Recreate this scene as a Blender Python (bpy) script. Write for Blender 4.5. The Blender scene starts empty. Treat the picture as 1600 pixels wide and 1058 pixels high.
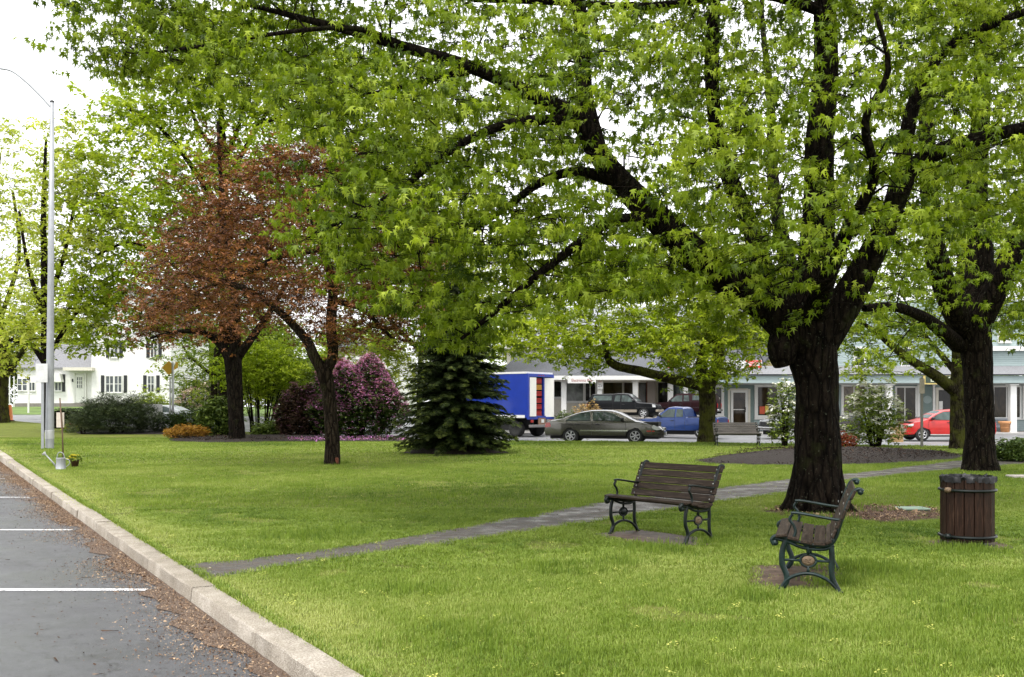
import bpy, bmesh, math, random
import numpy as np
from mathutils import Vector, Matrix
R = math.radians
rng = np.random.default_rng(7)
random.seed(7)
scene = bpy.context.scene
COL = scene.collection

# ------------------------------------------------------------------ camera, sky, sun, exposure
F = 1600.0; CX = 800.0; CY = 635.0; EYE = 1.6
cam_d = bpy.data.cameras.new("camera")
cam = bpy.data.objects.new("camera", cam_d); COL.objects.link(cam)
cam.location = (0, 0, EYE); cam.rotation_euler = (R(90), 0, 0)
cam_d.sensor_width = 36; cam_d.lens = 36.0
cam_d.shift_y = (CY - 529.0) / 1600.0
cam_d.clip_start = 0.1; cam_d.clip_end = 2000
scene.camera = cam

SUN_EL, SUN_AZ = 66.0, 205.0          # azimuth clockwise from +Y
world = bpy.data.worlds.new("World"); scene.world = world; world.use_nodes = True
wn, wl = world.node_tree.nodes, world.node_tree.links
bgn = wn["Background"]
sky = wn.new("ShaderNodeTexSky"); sky.sky_type = 'NISHITA'; sky.sun_disc = False
sky.sun_elevation = R(SUN_EL); sky.sun_rotation = R(SUN_AZ)
sky.air_density = 1.0; sky.dust_density = 4.0; sky.ozone_density = 1.0
hs = wn.new("ShaderNodeHueSaturation"); hs.inputs["Saturation"].default_value = 0.08
hs.inputs["Value"].default_value = 1.0
cloud = wn.new("ShaderNodeMix"); cloud.data_type = 'RGBA'; cloud.inputs[0].default_value = 0.75
cloud.inputs[7].default_value = (9.6, 9.7, 9.9, 1)      # an even overcast deck in front of the clear sky
wl.new(sky.outputs[0], hs.inputs["Color"]); wl.new(hs.outputs[0], cloud.inputs[6])
wl.new(cloud.outputs[2], bgn.inputs[0]); bgn.inputs[1].default_value = 0.13
world.cycles.sampling_method = 'AUTOMATIC'
sl = bpy.data.lights.new("sun", 'SUN'); sl.energy = 1.5; sl.angle = R(12); sl.color = (1, .97, .92)
so = bpy.data.objects.new("sun", sl); COL.objects.link(so)
saz, sel = R(SUN_AZ), R(SUN_EL)
sdir = Vector((math.sin(saz) * math.cos(sel), math.cos(saz) * math.cos(sel), math.sin(sel)))
so.rotation_euler = sdir.to_track_quat('Z', 'Y').to_euler()
vs = scene.view_settings
vs.view_transform = 'Standard'; vs.look = 'None'; vs.gamma = 1; vs.use_curve_mapping = False
vs.exposure = 0.95
cy = scene.cycles
cy.max_bounces = 6; cy.diffuse_bounces = 3; cy.glossy_bounces = 2; cy.transmission_bounces = 3
cy.transparent_max_bounces = 4; cy.use_adaptive_sampling = True; cy.adaptive_threshold = 0.02
cy.use_denoising = True

# ------------------------------------------------------------------ terrain heights and pixel-to-place helpers
def sm(a, b, t):
    t = np.clip((np.asarray(t, float) - a) / (b - a), 0, 1); return t * t * (3 - 2 * t)
def quad(x, y):                      # the land climbs gently away from the park, more so on the left
    y = np.asarray(y, float); q = np.clip(y - 46, 0, 42); return (.0009 - .0006 * sm(-9, 4, x)) * q * q
def lawn_z(x, y):
    return .12 * sm(20, 43, y) + quad(x, y)
def road_z(x, y):
    return -.12 + .09 * sm(30, 45, y) + quad(x, y)
def ground_at(px, py, zf=lawn_z):
    d = 5.0
    for _ in range(4000):
        z = float(zf((px - CX) / F * d, d))
        if CY + (EYE - z) * F / d <= py: break
        d += .03
    return Vector(((px - CX) / F * d, d, float(zf((px - CX) / F * d, d))))
def P(px, py, d):
    return Vector(((px - CX) / F * d, d, EYE - (py - CY) / F * d))

# ------------------------------------------------------------------ materials
MATS = {}
def nt(name):
    m = bpy.data.materials.new(name); m.use_nodes = True
    return m, m.node_tree.nodes, m.node_tree.links, m.node_tree.nodes["Principled BSDF"]
def ramp(n, l, src, stops):
    r = n.new("ShaderNodeValToRGB"); e = r.color_ramp.elements
    while len(e) < len(stops): e.new(.5)
    for k, (p, c) in enumerate(stops):
        e[k].position = p; e[k].color = (*c, 1)
    l.new(src, r.inputs[0]); return r.outputs[0]
def noise(n, l, scale, detail=4, rough=.6, co=None, dist=0):
    t = n.new("ShaderNodeTexNoise"); t.inputs["Scale"].default_value = scale
    t.inputs["Detail"].default_value = detail; t.inputs["Roughness"].default_value = rough
    t.inputs["Distortion"].default_value = dist
    if co is not None: l.new(co, t.inputs["Vector"])
    return t.outputs[0]
def coords(n, l, scale=(1, 1, 1), kind="Object"):
    tc = n.new("ShaderNodeTexCoord"); mp = n.new("ShaderNodeMapping")
    mp.inputs["Scale"].default_value = scale; l.new(tc.outputs[kind], mp.inputs[0]); return mp.outputs[0]
def wcoords(n, l, scale=(1, 1, 1)):
    g = n.new("ShaderNodeNewGeometry"); mp = n.new("ShaderNodeMapping")
    mp.inputs["Scale"].default_value = scale; l.new(g.outputs["Position"], mp.inputs[0]); return mp.outputs[0]
def mixc(n, l, fac, a, b, mode='MIX'):
    m = n.new("ShaderNodeMix"); m.data_type = 'RGBA'; m.blend_type = mode
    for s, v in ((0, fac), (6, a), (7, b)):
        if isinstance(v, (int, float)): m.inputs[s].default_value = v
        elif isinstance(v, tuple): m.inputs[s].default_value = (*v, 1)
        else: l.new(v, m.inputs[s])
    return m.outputs[2]
def bump(n, l, h, bs, strength=.4, dist=.02):
    b = n.new("ShaderNodeBump"); b.inputs["Strength"].default_value = strength
    b.inputs["Distance"].default_value = dist; l.new(h, b.inputs["Height"]); l.new(b.outputs[0], bs.inputs["Normal"])
def plain(name, col, rough=.6, metal=0, var=.15, scale=6, coat=0, spec=.5, bmp=0):
    if name in MATS: return MATS[name]
    m, n, l, b = nt(name)
    co = coords(n, l)
    f = noise(n, l, scale, 5, .65, co)
    c = ramp(n, l, f, [(.3, tuple(v * (1 - var) for v in col)), (.7, tuple(min(1, v * (1 + var)) for v in col))])
    l.new(c, b.inputs["Base Color"]); b.inputs["Roughness"].default_value = rough
    b.inputs["Metallic"].default_value = metal; b.inputs["Coat Weight"].default_value = coat
    b.inputs["Specular IOR Level"].default_value = spec
    if bmp: bump(n, l, noise(n, l, scale * 6, 4, .6, co), b, bmp, .01)
    MATS[name] = m; return m
def leafmat(name, c1, c2, trans=.45, rough=.45, c3=None):
    """thin leaves: reflect and let light through; the colour runs with each leaf's own tone attribute"""
    if name in MATS: return MATS[name]
    m, n, l, b = nt(name)
    at = n.new("ShaderNodeAttribute"); at.attribute_name = "tone"
    stops = [(0, c1), (1, c2)] if c3 is None else [(0, c1), (.5, c3), (1, c2)]
    c = ramp(n, l, at.outputs["Fac"], stops)
    l.new(c, b.inputs["Base Color"]); b.inputs["Roughness"].default_value = rough
    b.inputs["Specular IOR Level"].default_value = .2
    if trans:
        t = n.new("ShaderNodeBsdfTranslucent"); mx = n.new("ShaderNodeMixShader"); mx.inputs[0].default_value = trans
        tc = mixc(n, l, 1.0, c, (1.15, 1.2, .55), 'MULTIPLY')
        l.new(tc, t.inputs[0]); l.new(b.outputs[0], mx.inputs[1]); l.new(t.outputs[0], mx.inputs[2])
        l.new(mx.outputs[0], n["Material Output"].inputs[0])
    MATS[name] = m; return m
def barkmat(name, c1, c2, moss=None, mossamt=.5, lichen=.0, scale=1.0):
    if name in MATS: return MATS[name]
    m, n, l, b = nt(name)
    co = wcoords(n, l, (scale, scale, scale * .22))
    f = noise(n, l, 22, 6, .7, co, 1.2)
    v = n.new("ShaderNodeTexVoronoi"); v.feature = 'DISTANCE_TO_EDGE'; v.inputs["Scale"].default_value = 10; l.new(co, v.inputs["Vector"])
    c = ramp(n, l, f, [(.35, c1), (.68, c2)])
    c = mixc(n, l, 1.0, c, ramp(n, l, v.outputs[0], [(0, (.22, .2, .18)), (.2, (1.15, 1.12, 1.08))]), 'MULTIPLY')
    if moss:
        mf = noise(n, l, 2.2, 5, .7, wcoords(n, l))
        c = mixc(n, l, ramp(n, l, mf, [(mossamt, (0, 0, 0)), (mossamt + .14, (.75, .75, .75))]), c, moss)
    if lichen:
        lf = noise(n, l, 26, 3, .5, wcoords(n, l))
        c = mixc(n, l, ramp(n, l, lf, [(.66 - lichen * .02, (0, 0, 0)), (.72, (.55, .55, .55))]), c, (.10, .105, .075))
    l.new(c, b.inputs["Base Color"]); b.inputs["Roughness"].default_value = .9; b.inputs["Specular IOR Level"].default_value = .05
    mh = n.new("ShaderNodeMath"); mh.operation = 'MULTIPLY'; l.new(f, mh.inputs[0])
    r2 = ramp(n, l, v.outputs[0], [(0, (0, 0, 0)), (.2, (1, 1, 1))]); l.new(r2, mh.inputs[1])
    bump(n, l, mh.outputs[0], b, 1.0, .05)
    MATS[name] = m; return m

# ------------------------------------------------------------------ object helpers
def tag(o, label=None, cat=None, group=None, kind=None):
    if label: o["label"] = label
    if cat: o["category"] = cat
    if group: o["group"] = group
    if kind: o["kind"] = kind
    return o
def empty(name, loc, rz=0, label=None, cat=None, group=None):
    o = bpy.data.objects.new(name, None); COL.objects.link(o)
    o.empty_display_size = .2
    o.location = loc; o.rotation_euler = (0, 0, rz); return tag(o, label, cat, group)
def copy_tree(o, parent=None):
    c = o.copy(); COL.objects.link(c); c.parent = parent
    for ch in list(o.children): copy_tree(ch, c)
    return c
def curve_pts(pts, n=6):
    """Catmull-Rom through points (each any dimension)"""
    A = np.array([list(p) for p in pts], float)
    if len(A) < 3: return [tuple(A[0] + (A[-1] - A[0]) * t) for t in np.linspace(0, 1, n + 1)]
    out = []
    for i in range(len(A) - 1):
        p0 = A[max(i - 1, 0)]; p1 = A[i]; p2 = A[i + 1]; p3 = A[min(i + 2, len(A) - 1)]
        for k in range(n):
            t = k / n
            out.append(tuple(.5 * ((2 * p1) + (-p0 + p2) * t + (2 * p0 - 5 * p1 + 4 * p2 - p3) * t * t + (-p0 + 3 * p1 - 3 * p2 + p3) * t ** 3)))
    out.append(tuple(A[-1])); return out
class MB:
    def __init__(s): s.v = []; s.f = []; s.m = []
    def add(s, vs, fs, mi=0):
        o = len(s.v); s.v += [tuple(v) for v in vs]; s.f += [tuple(i + o for i in f) for f in fs]; s.m += [mi] * len(fs)
    def box(s, x0, x1, y0, y1, z0, z1, mi=0, M=None):
        vs = [Vector((x, y, z)) for z in (z0, z1) for y in (y0, y1) for x in (x0, x1)]
        if M is not None: vs = [M @ v for v in vs]
        s.add(vs, [(0, 2, 3, 1), (4, 5, 7, 6), (0, 1, 5, 4), (2, 6, 7, 3), (0, 4, 6, 2), (1, 3, 7, 5)], mi); return s
    def tube(s, pts, rad, sides=8, mi=0, cap=True, flat=None, wob=0):
        pts = [Vector(p[:3]) for p in pts]; n = len(pts)
        if not hasattr(rad, '__len__'): rad = [rad] * n
        t0 = (pts[1] - pts[0]).normalized()
        up = Vector((0, 0, 1)) if abs(t0.z) < .9 else Vector((1, 0, 0))
        a = t0.cross(up).normalized(); vs = []
        for i, p in enumerate(pts):
            t = (pts[min(i + 1, n - 1)] - pts[max(i - 1, 0)]).normalized()
            a = (a - t * a.dot(t)).normalized(); b = t.cross(a)
            for k in range(sides):
                th = 2 * math.pi * k / sides; r = rad[i]
                if wob: r *= 1 + wob * math.sin(3 * th + i * .5) * .6 + random.uniform(-wob, wob) * .6
                fa, fb = (1, 1) if flat is None else flat
                vs.append(p + a * math.cos(th) * r * fa + b * math.sin(th) * r * fb)
        fs = [(i * sides + k, i * sides + (k + 1) % sides, (i + 1) * sides + (k + 1) % sides, (i + 1) * sides + k)
              for i in range(n - 1) for k in range(sides)]
        if cap: fs += [tuple(range(sides))[::-1], tuple((n - 1) * sides + k for k in range(sides))]
        s.add(vs, fs, mi); return s
    def lathe(s, prof, c=(0, 0, 0), seg=24, mi=0, axis='z', M=None):
        vs = []; n = len(prof)
        for r, z in prof:
            for k in range(seg):
                th = 2 * math.pi * k / seg; x, y = r * math.cos(th), r * math.sin(th)
                p = Vector((x, y, z)) if axis == 'z' else Vector((x, z, y)) if axis == 'y' else Vector((z, x, y))
                if M is not None: p = M @ p
                vs.append(p + Vector(c))
        fs = [(i * seg + k, i * seg + (k + 1) % seg, (i + 1) * seg + (k + 1) % seg, (i + 1) * seg + k) for i in range(n - 1) for k in range(seg)]
        s.add(vs, fs, mi); return s
    def prism(s, poly, axis, a, b, mi=0):
        """poly of 2D points extruded between a and b on the axis; 'y': (x,z)  'x': (y,z)  'z': (x,y)"""
        n = len(poly)
        def mk(p, t): return {'y': (p[0], t, p[1]), 'x': (t, p[0], p[1]), 'z': (p[0], p[1], t)}[axis]
        vs = [mk(p, a) for p in poly] + [mk(p, b) for p in poly]
        fs = [tuple(range(n)), tuple(range(n, 2 * n))[::-1]] + [(i, i + n, (i + 1) % n + n, (i + 1) % n) for i in range(n)]
        s.add(vs, fs, mi); return s
    def build(s, name, mats, parent=None, smooth=False, bevel=0, loc=None, fix=True):
        me = bpy.data.meshes.new(name); me.from_pydata(s.v, [], s.f)
        if not isinstance(mats, (list, tuple)): mats = [mats]
        for m in mats: me.materials.append(m)
        me.polygons.foreach_set("material_index", s.m)
        if smooth: me.polygons.foreach_set("use_smooth", [True] * len(s.f))
        if fix:
            bm = bmesh.new(); bm.from_mesh(me); bmesh.ops.recalc_face_normals(bm, faces=bm.faces); bm.to_mesh(me); bm.free()
        me.update(); o = bpy.data.objects.new(name, me); COL.objects.link(o)
        if smooth and smooth != 2:
            try: me.set_sharp_from_angle(angle=R(40))
            except Exception: pass
        if bevel:
            md = o.modifiers.new("bevel", 'BEVEL'); md.width = bevel; md.segments = 2; md.limit_method = 'ANGLE'; md.angle_limit = R(35)
        if parent: o.parent = parent
        if loc is not None: o.location = loc
        return o
def npmesh(name, V, faces_by_size, mat, parent=None, tone=None, smooth=False):
    """fast mesh from numpy: V (n,3); faces_by_size list of (k,size) int arrays"""
    me = bpy.data.meshes.new(name); me.vertices.add(len(V)); me.vertices.foreach_set("co", np.ascontiguousarray(V, np.float32).ravel())
    nl = sum(a.size for a in faces_by_size); nf = sum(len(a) for a in faces_by_size)
    me.loops.add(nl); me.polygons.add(nf)
    me.loops.foreach_set("vertex_index", np.concatenate([a.ravel() for a in faces_by_size]).astype(np.int32))
    tot = np.concatenate([np.full(len(a), a.shape[1]) for a in faces_by_size]); st = np.concatenate([[0], np.cumsum(tot)[:-1]])
    me.polygons.foreach_set("loop_start", st.astype(np.int32))
    if smooth: me.polygons.foreach_set("use_smooth", np.ones(nf, bool))
    if tone is not None:
        at = me.attributes.new("tone", 'FLOAT', 'POINT'); at.data.foreach_set("value", np.asarray(tone, np.float32))
    for m in (mat if isinstance(mat, (list, tuple)) else [mat]): me.materials.append(m)
    me.update(calc_edges=True); me.validate()
    o = bpy.data.objects.new(name, me); COL.objects.link(o)
    if parent: o.parent = parent
    return o
def scatter(name, tmpl, pos, rot, scl, mat, parent=None, tone=None):
    """many small copies of a template (verts, faces) merged into one mesh; rot (N,3,3), scl (N,) or (N,3)"""
    tv = np.array(tmpl[0], float); N = len(pos)
    scl = np.asarray(scl, float)
    L = tv[None] * (scl[:, None, None] if scl.ndim == 1 else scl[:, None, :])
    V = np.einsum('nij,nkj->nki', rot, L) + np.asarray(pos)[:, None, :]
    groups = {}
    for f in tmpl[1]: groups.setdefault(len(f), []).append(f)
    off = (np.arange(N) * len(tv))[:, None, None]
    fb = [(np.array(g)[None] + off).reshape(-1, k) for k, g in groups.items()]
    if tone is None: tone = rng.random(N)
    return npmesh(name, V.reshape(-1, 3), fb, mat, parent, np.repeat(tone, len(tv)))
def rotz(a):
    c, s = np.cos(a), np.sin(a); z = np.zeros_like(c); o = np.ones_like(c)
    return np.stack([np.stack([c, -s, z], -1), np.stack([s, c, z], -1), np.stack([z, z, o], -1)], -2)
def roty(a):
    c, s = np.cos(a), np.sin(a); z = np.zeros_like(c); o = np.ones_like(c)
    return np.stack([np.stack([c, z, s], -1), np.stack([z, o, z], -1), np.stack([-s, z, c], -1)], -2)
def rotx(a):
    c, s = np.cos(a), np.sin(a); z = np.zeros_like(c); o = np.ones_like(c)
    return np.stack([np.stack([o, z, z], -1), np.stack([z, c, -s], -1), np.stack([z, s, c], -1)], -2)
def in_poly(x, y, poly):
    x = np.asarray(x, float); y = np.asarray(y, float); c = np.zeros(x.shape, bool); n = len(poly); j = n - 1
    for i in range(n):
        xi, yi = poly[i][:2]; xj, yj = poly[j][:2]
        c ^= ((yi > y) != (yj > y)) & (x < (xj - xi) * (y - yi) / ((yj - yi) or 1e-9) + xi); j = i
    return c
def text_mesh(txt, name, size, mat, parent, loc, depth=.01, rot=(R(90), 0, 0), font_scale=(1, 1), align='CENTER'):
    cu = bpy.data.curves.new(name, 'FONT'); cu.body = txt; cu.size = size; cu.extrude = depth; cu.align_x = align; cu.align_y = 'CENTER'
    cu.resolution_u = 3
    t = bpy.data.objects.new(name, cu); COL.objects.link(t)
    dg = bpy.context.evaluated_depsgraph_get(); me = bpy.data.meshes.new_from_object(t.evaluated_get(dg))
    COL.objects.unlink(t); bpy.data.objects.remove(t)
    o = bpy.data.objects.new(name, me); COL.objects.link(o); me.materials.clear(); me.materials.append(mat)
    o.location = loc; o.rotation_euler = rot; o.scale = (font_scale[0], font_scale[1], 1); o.parent = parent
    return o
# ------------------------------------------------------------------ ground, lawn, path, kerb, parking lot, road
def kerb_x(y): return 2.579 - .5725 * y           # line of the kerb's back edge
KU = Vector((-.5725, 1, 0)).normalized(); KN = Vector((-KU.y, KU.x, 0))   # along the kerb; towards the lot
LAWN = [(kerb_x(-6), -6), (kerb_x(20), 20), (kerb_x(45), 45), (kerb_x(70), 70), (-37, 71), (-34.3, 70), (-30, 66), (-24, 62.5),
        (-16, 57.5), (-8, 49.5), (-3.5, 45.2), (0, 44.1), (3, 43.6), (9, 41.6), (13, 39.9), (17, 38.2), (22, 36.8), (30, 35.6), (60, 34), (60, -6)]
def pix_poly(pts): return [tuple(ground_at(*p))[:2] for p in pts]
path_up = [(268, 888), (330, 880), (420, 872), (500, 861), (600, 846), (700, 829), (800, 811), (900, 793), (960, 783), (1040, 773), (1120, 763), (1230, 749), (1320, 741), (1420, 729), (1500, 719), (1620, 712)]
path_dn = [(1620, 725), (1500, 733), (1420, 741), (1340, 750), (1240, 769), (1140, 783), (1060, 795), (960, 811), (850, 828), (700, 850), (560, 869), (430, 888), (340, 906), (318, 908)]
def wiggle(poly, amp, step, seed):
    r = np.random.default_rng(seed); out = []
    n = len(poly)
    for i in range(n):
        a = np.array(poly[i]); b = np.array(poly[(i + 1) % n]); L = np.linalg.norm(b - a); k = max(1, int(L / step))
        nrm = np.array([-(b - a)[1], (b - a)[0]]) / (L + 1e-9)
        for t in range(k): out.append(tuple(a + (b - a) * t / k + nrm * r.normal(0, amp)))
    return out
PATH = wiggle(pix_poly(path_up + path_dn), .055, .22, 1)
PAD1 = pix_poly([(925, 836), (1000, 829), (1118, 845), (1122, 853), (1040, 856), (960, 845)])
PAD2 = pix_poly([(1172, 886), (1300, 884), (1332, 912), (1300, 925), (1168, 917)])
BIN = Vector((5.22, 11.74, 0)); TRK = Vector(((1277 - 800) / 1600 * 15.5, 15.5, 0))
PADB = [(BIN.x + .5 * math.cos(a), BIN.y + .5 * math.sin(a)) for a in np.linspace(0, 6.0, 14)]
BED = wiggle(pix_poly([(1085, 720), (1130, 712), (1200, 704), (1300, 700), (1400, 702), (1470, 705), (1508, 712), (1490, 718), (1400, 724), (1300, 727), (1180, 727), (1110, 725)]), .06, .5, 2)
DIRT = wiggle(pix_poly([(1195, 800), (1235, 788), (1330, 792), (1420, 793), (1475, 797), (1468, 812), (1400, 818), (1330, 812), (1300, 815), (1230, 808)]), .06, .25, 3)
BEDL = wiggle(pix_poly([(262, 687), (290, 683), (330, 681), (430, 681), (640, 684), (642, 690), (520, 690), (430, 690), (330, 692), (275, 690)]), .05, .5, 4)
BEDL2 = wiggle(pix_poly([(95, 672), (130, 668), (350, 670), (350, 679), (130, 679)]), .05, .6, 5)
SPR = ground_at(712, 708)
MOUND = [(SPR.x + 1.75 * math.cos(a), SPR.y + .9 * math.sin(a)) for a in np.linspace(0, 6.1, 28)]

def lawn_material():
    m, n, l, b = nt("lawn_soil_grass")
    co = wcoords(n, l)
    big = noise(n, l, .35, 5, .6, co); mid = noise(n, l, 2.5, 5, .7, co); fine = noise(n, l, 60, 3, .7, co)
    c = ramp(n, l, mid, [(.3, (.10, .12, .03)), (.55, (.16, .19, .035)), (.8, (.2, .18, .07))])
    c = mixc(n, l, ramp(n, l, big, [(.58, (0, 0, 0)), (.72, (.6, .6, .6))]), c, (.25, .24, .07))
    c = mixc(n, l, .75, c, ramp(n, l, fine, [(.3, (.35, .35, .35)), (.7, (1.5, 1.5, 1.5))]), 'MULTIPLY')
    l.new(c, b.inputs["Base Color"]); b.inputs["Roughness"].default_value = .9; b.inputs["Specular IOR Level"].default_value = .1
    bump(n, l, fine, b, 1, .03); return m
def tri_fill(name, poly, zf, mat, kind="structure", skirt=0, dz=0, cell=None, label=None):
    bm = bmesh.new(); vs = [bm.verts.new((x, y, 0)) for x, y in poly]; bm.faces.new(vs)
    bmesh.ops.triangulate(bm, faces=bm.faces)
    if cell:
        xs = [p[0] for p in poly]; ys = [p[1] for p in poly]
        for a, lo, hi in ((0, min(xs), max(xs)), (1, min(ys), max(ys))):
            t = lo + cell
            while t < hi:
                co = (t, 0, 0) if a == 0 else (0, t, 0); no = (1, 0, 0) if a == 0 else (0, 1, 0)
                bmesh.ops.bisect_plane(bm, geom=bm.verts[:] + bm.edges[:] + bm.faces[:], plane_co=co, plane_no=no)
                t += cell
    for v in bm.verts: v.co.z = float(zf(v.co.x, v.co.y)) + dz
    if skirt:
        be = [e for e in bm.edges if e.is_boundary]; r = bmesh.ops.extrude_edge_only(bm, edges=be)
        for v in [g for g in r["geom"] if isinstance(g, bmesh.types.BMVert)]: v.co.z -= skirt
    bmesh.ops.recalc_face_normals(bm, faces=bm.faces)
    if sum(f.normal.z for f in bm.faces) < 0: bmesh.ops.reverse_faces(bm, faces=bm.faces)
    me = bpy.data.meshes.new(name); bm.to_mesh(me); bm.free(); me.materials.append(mat)
    me.polygons.foreach_set("use_smooth", [True] * len(me.polygons))
    if skirt:
        try: me.set_sharp_from_angle(angle=R(50))
        except Exception: pass
    o = bpy.data.objects.new(name, me); COL.objects.link(o); return tag(o, label, None, None, kind)
lawnm = lawn_material()
def vnoise_(t):
    return np.clip(.5 + .28 * np.sin(t * 1.7) + .22 * np.sin(t * 4.1 + 1) + .2 * np.sin(t * 9.3 + 2), 0, 1)
tri_fill("lawn", LAWN, lawn_z, lawnm, skirt=.4, cell=2.5, label="park lawn")

def asphalt(name, base, wet, rough=.55, patch=.35):
    m, n, l, b = nt(name)
    co = wcoords(n, l); big = noise(n, l, patch, 4, .6, co); fine = noise(n, l, 130, 2, .6, co); mid = noise(n, l, 5, 5, .65, co)
    c = ramp(n, l, mid, [(.3, tuple(v * .8 for v in base)), (.7, tuple(v * 1.25 for v in base))])
    c = mixc(n, l, .6, c, ramp(n, l, fine, [(.3, (.55, .55, .55)), (.7, (1.5, 1.5, 1.5))]), 'MULTIPLY')
    c = mixc(n, l, ramp(n, l, big, [(.45, (0, 0, 0)), (.6, (1, 1, 1))]), c, wet, 'MULTIPLY')
    vo = n.new("ShaderNodeTexVoronoi"); vo.feature = 'DISTANCE_TO_EDGE'; vo.inputs["Scale"].default_value = .32
    wr = n.new("ShaderNodeVectorMath"); wr.operation = 'MULTIPLY_ADD'; nz = n.new("ShaderNodeTexNoise"); nz.inputs["Scale"].default_value = 1.6; nz.inputs["Detail"].default_value = 5; l.new(co, nz.inputs["Vector"])
    l.new(nz.outputs[1], wr.inputs[0]); wr.inputs[1].default_value = (1.4, 1.4, 0); l.new(co, wr.inputs[2]); l.new(wr.outputs[0], vo.inputs["Vector"])
    c = mixc(n, l, ramp(n, l, vo.outputs[0], [(0, (.75, .75, .75)), (.008, (0, 0, 0))]), c, (.02, .02, .02))
    st = noise(n, l, 16, 2, .5, co); c = mixc(n, l, ramp(n, l, st, [(.63, (0, 0, 0)), (.67, (.7, .7, .7))]), c, (.018, .018, .02))
    l.new(c, b.inputs["Base Color"])
    r = ramp(n, l, big, [(.4, (rough + .15,) * 3), (.62, (rough - .17,) * 3)]); l.new(r, b.inputs["Roughness"])
    b.inputs["Specular IOR Level"].default_value = .5
    bump(n, l, fine, b, .5, .006); return m
lot_m = asphalt("wet_parking_asphalt", (.066, .066, .070), (.72, .73, .76), .5)
road_m = asphalt("pale_road_asphalt", (.19, .19, .195), (.8, .8, .82), .5)
def sheet(name, x0, x1, y0, y1, cell, zf, dz, mat, keep=None, label=None):
    xs = np.arange(x0, x1 + cell, cell); ys = np.arange(y0, y1 + cell, cell)
    X, Y = np.meshgrid(xs, ys); V = np.stack([X.ravel(), Y.ravel(), (zf(X, Y) + dz).ravel()], 1)
    nx = len(xs); i = (np.arange(len(ys) - 1)[:, None] * nx + np.arange(nx - 1)[None]).ravel()
    Fq = np.stack([i, i + 1, i + nx + 1, i + nx], 1)
    o = npmesh(name, V, [Fq], mat, smooth=True); return tag(o, label, None, None, "structure")
def far_z(x, y): return road_z(x, np.minimum(y, 86))
gm = plain("far_ground_grass", (.11, .17, .035), .95, var=.35, scale=.6)
gx = np.concatenate([[-600, -200, -100], np.arange(-90, 91, 10), [100, 200, 600]]); gy = np.concatenate([[-60, -20], np.arange(0, 91, 5), [120, 200, 400, 900]])
X, Y = np.meshgrid(gx, gy); V = np.stack([X.ravel(), Y.ravel(), (far_z(X, Y) - .06).ravel()], 1)
nx = len(gx); i = (np.arange(len(gy) - 1)[:, None] * nx + np.arange(nx - 1)[None]).ravel()
tag(npmesh("ground", V, [np.stack([i, i + 1, i + nx + 1, i + nx], 1)], gm), None, None, None, "structure")
sheet("road", -90, 90, 30, 80, 2.0, road_z, -.008, road_m, label="street round the park")
lotpoly = [(kerb_x(-6) - .2, -6), (kerb_x(30) - .2, 30), (kerb_x(64) - .2, 64), (-70, 64), (-70, -6)]
tri_fill("parking_lot", lotpoly, road_z, lot_m, cell=3.0, label="wet asphalt parking lot")
# far side verge in front of the white house
tri_fill("grass_verge", [(-80, 80), (-46, 79), (-30, 79), (-14, 76), (-9, 80), (-9, 96), (-80, 96)], lambda x, y: quad(x, y) - .02, gm, cell=4)
tri_fill("pavement", [(-2, 57.5), (60, 57.5), (60, 62), (-2, 62)], lambda x, y: road_z(x, y) + .07, plain("concrete_pavement", (.3, .29, .28), .85, var=.12, scale=2), skirt=.3, cell=4)

# kerb of granite blocks
km, n, l, b = nt("granite")
co = wcoords(n, l); f1 = noise(n, l, 90, 3, .7, co); f2 = noise(n, l, 3, 4, .6, co)
c = ramp(n, l, f1, [(.3, (.16, .14, .12)), (.5, (.37, .335, .295)), (.72, (.58, .55, .5))])
c = mixc(n, l, .8, c, ramp(n, l, f2, [(.3, (.62, .58, .5)), (.7, (1.1, 1.08, 1.04))]), 'MULTIPLY')
gi = n.new("ShaderNodeNewGeometry"); c = mixc(n, l, 1.0, c, ramp(n, l, gi.outputs["Random Per Island"], [(0, (.92, .89, .84)), (1, (1.2, 1.19, 1.17))]), 'MULTIPLY')
f4 = noise(n, l, 1.1, 6, .75, co); c = mixc(n, l, ramp(n, l, f4, [(.56, (0, 0, 0)), (.66, (.55, .55, .55))]), c, (.16, .14, .11))
l.new(c, b.inputs["Base Color"]); b.inputs["Roughness"].default_value = .8; bump(n, l, f1, b, .9, .015)
kb = MB(); t = -9.0; kk = 0
while t < 78:
    L = random.uniform(1.7, 2.3); p0 = Vector((kerb_x(0), 0, 0)) + KU * t
    nseg = 10; w = .215 + random.uniform(-.008, .008); jz = random.uniform(-.008, .008); vs = []
    for k in range(nseg + 1):
        q = p0 + KU * (.012 + (L - .024) * k / nseg); zz = float(lawn_z(q.x, q.y)) + .012 + jz
        e = random.uniform(-.006, .006); e2 = random.uniform(-.006, .006)
        ch = .014
        for (s, z) in ((0.0, -.35), (0.0 + e2 * .5, zz - .01), (.02, zz + e * .3), (w - ch, zz + e * .4), (w + e, zz - ch), (w + .012 + e2, -.2)):
            vs.append(q + KN * s + Vector((0, 0, z if z < -.1 else z)))
    fs = [(k * 6 + j, k * 6 + j + 1, (k + 1) * 6 + j + 1, (k + 1) * 6 + j) for k in range(nseg) for j in range(5)]
    fs += [tuple(range(6)), tuple(nseg * 6 + j for j in range(6))[::-1]]
    kb.add(vs, fs); t += L
tag(kb.build("kerb", km, smooth=True), "pale granite kerb between lot and lawn", None, None, "structure")

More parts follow.
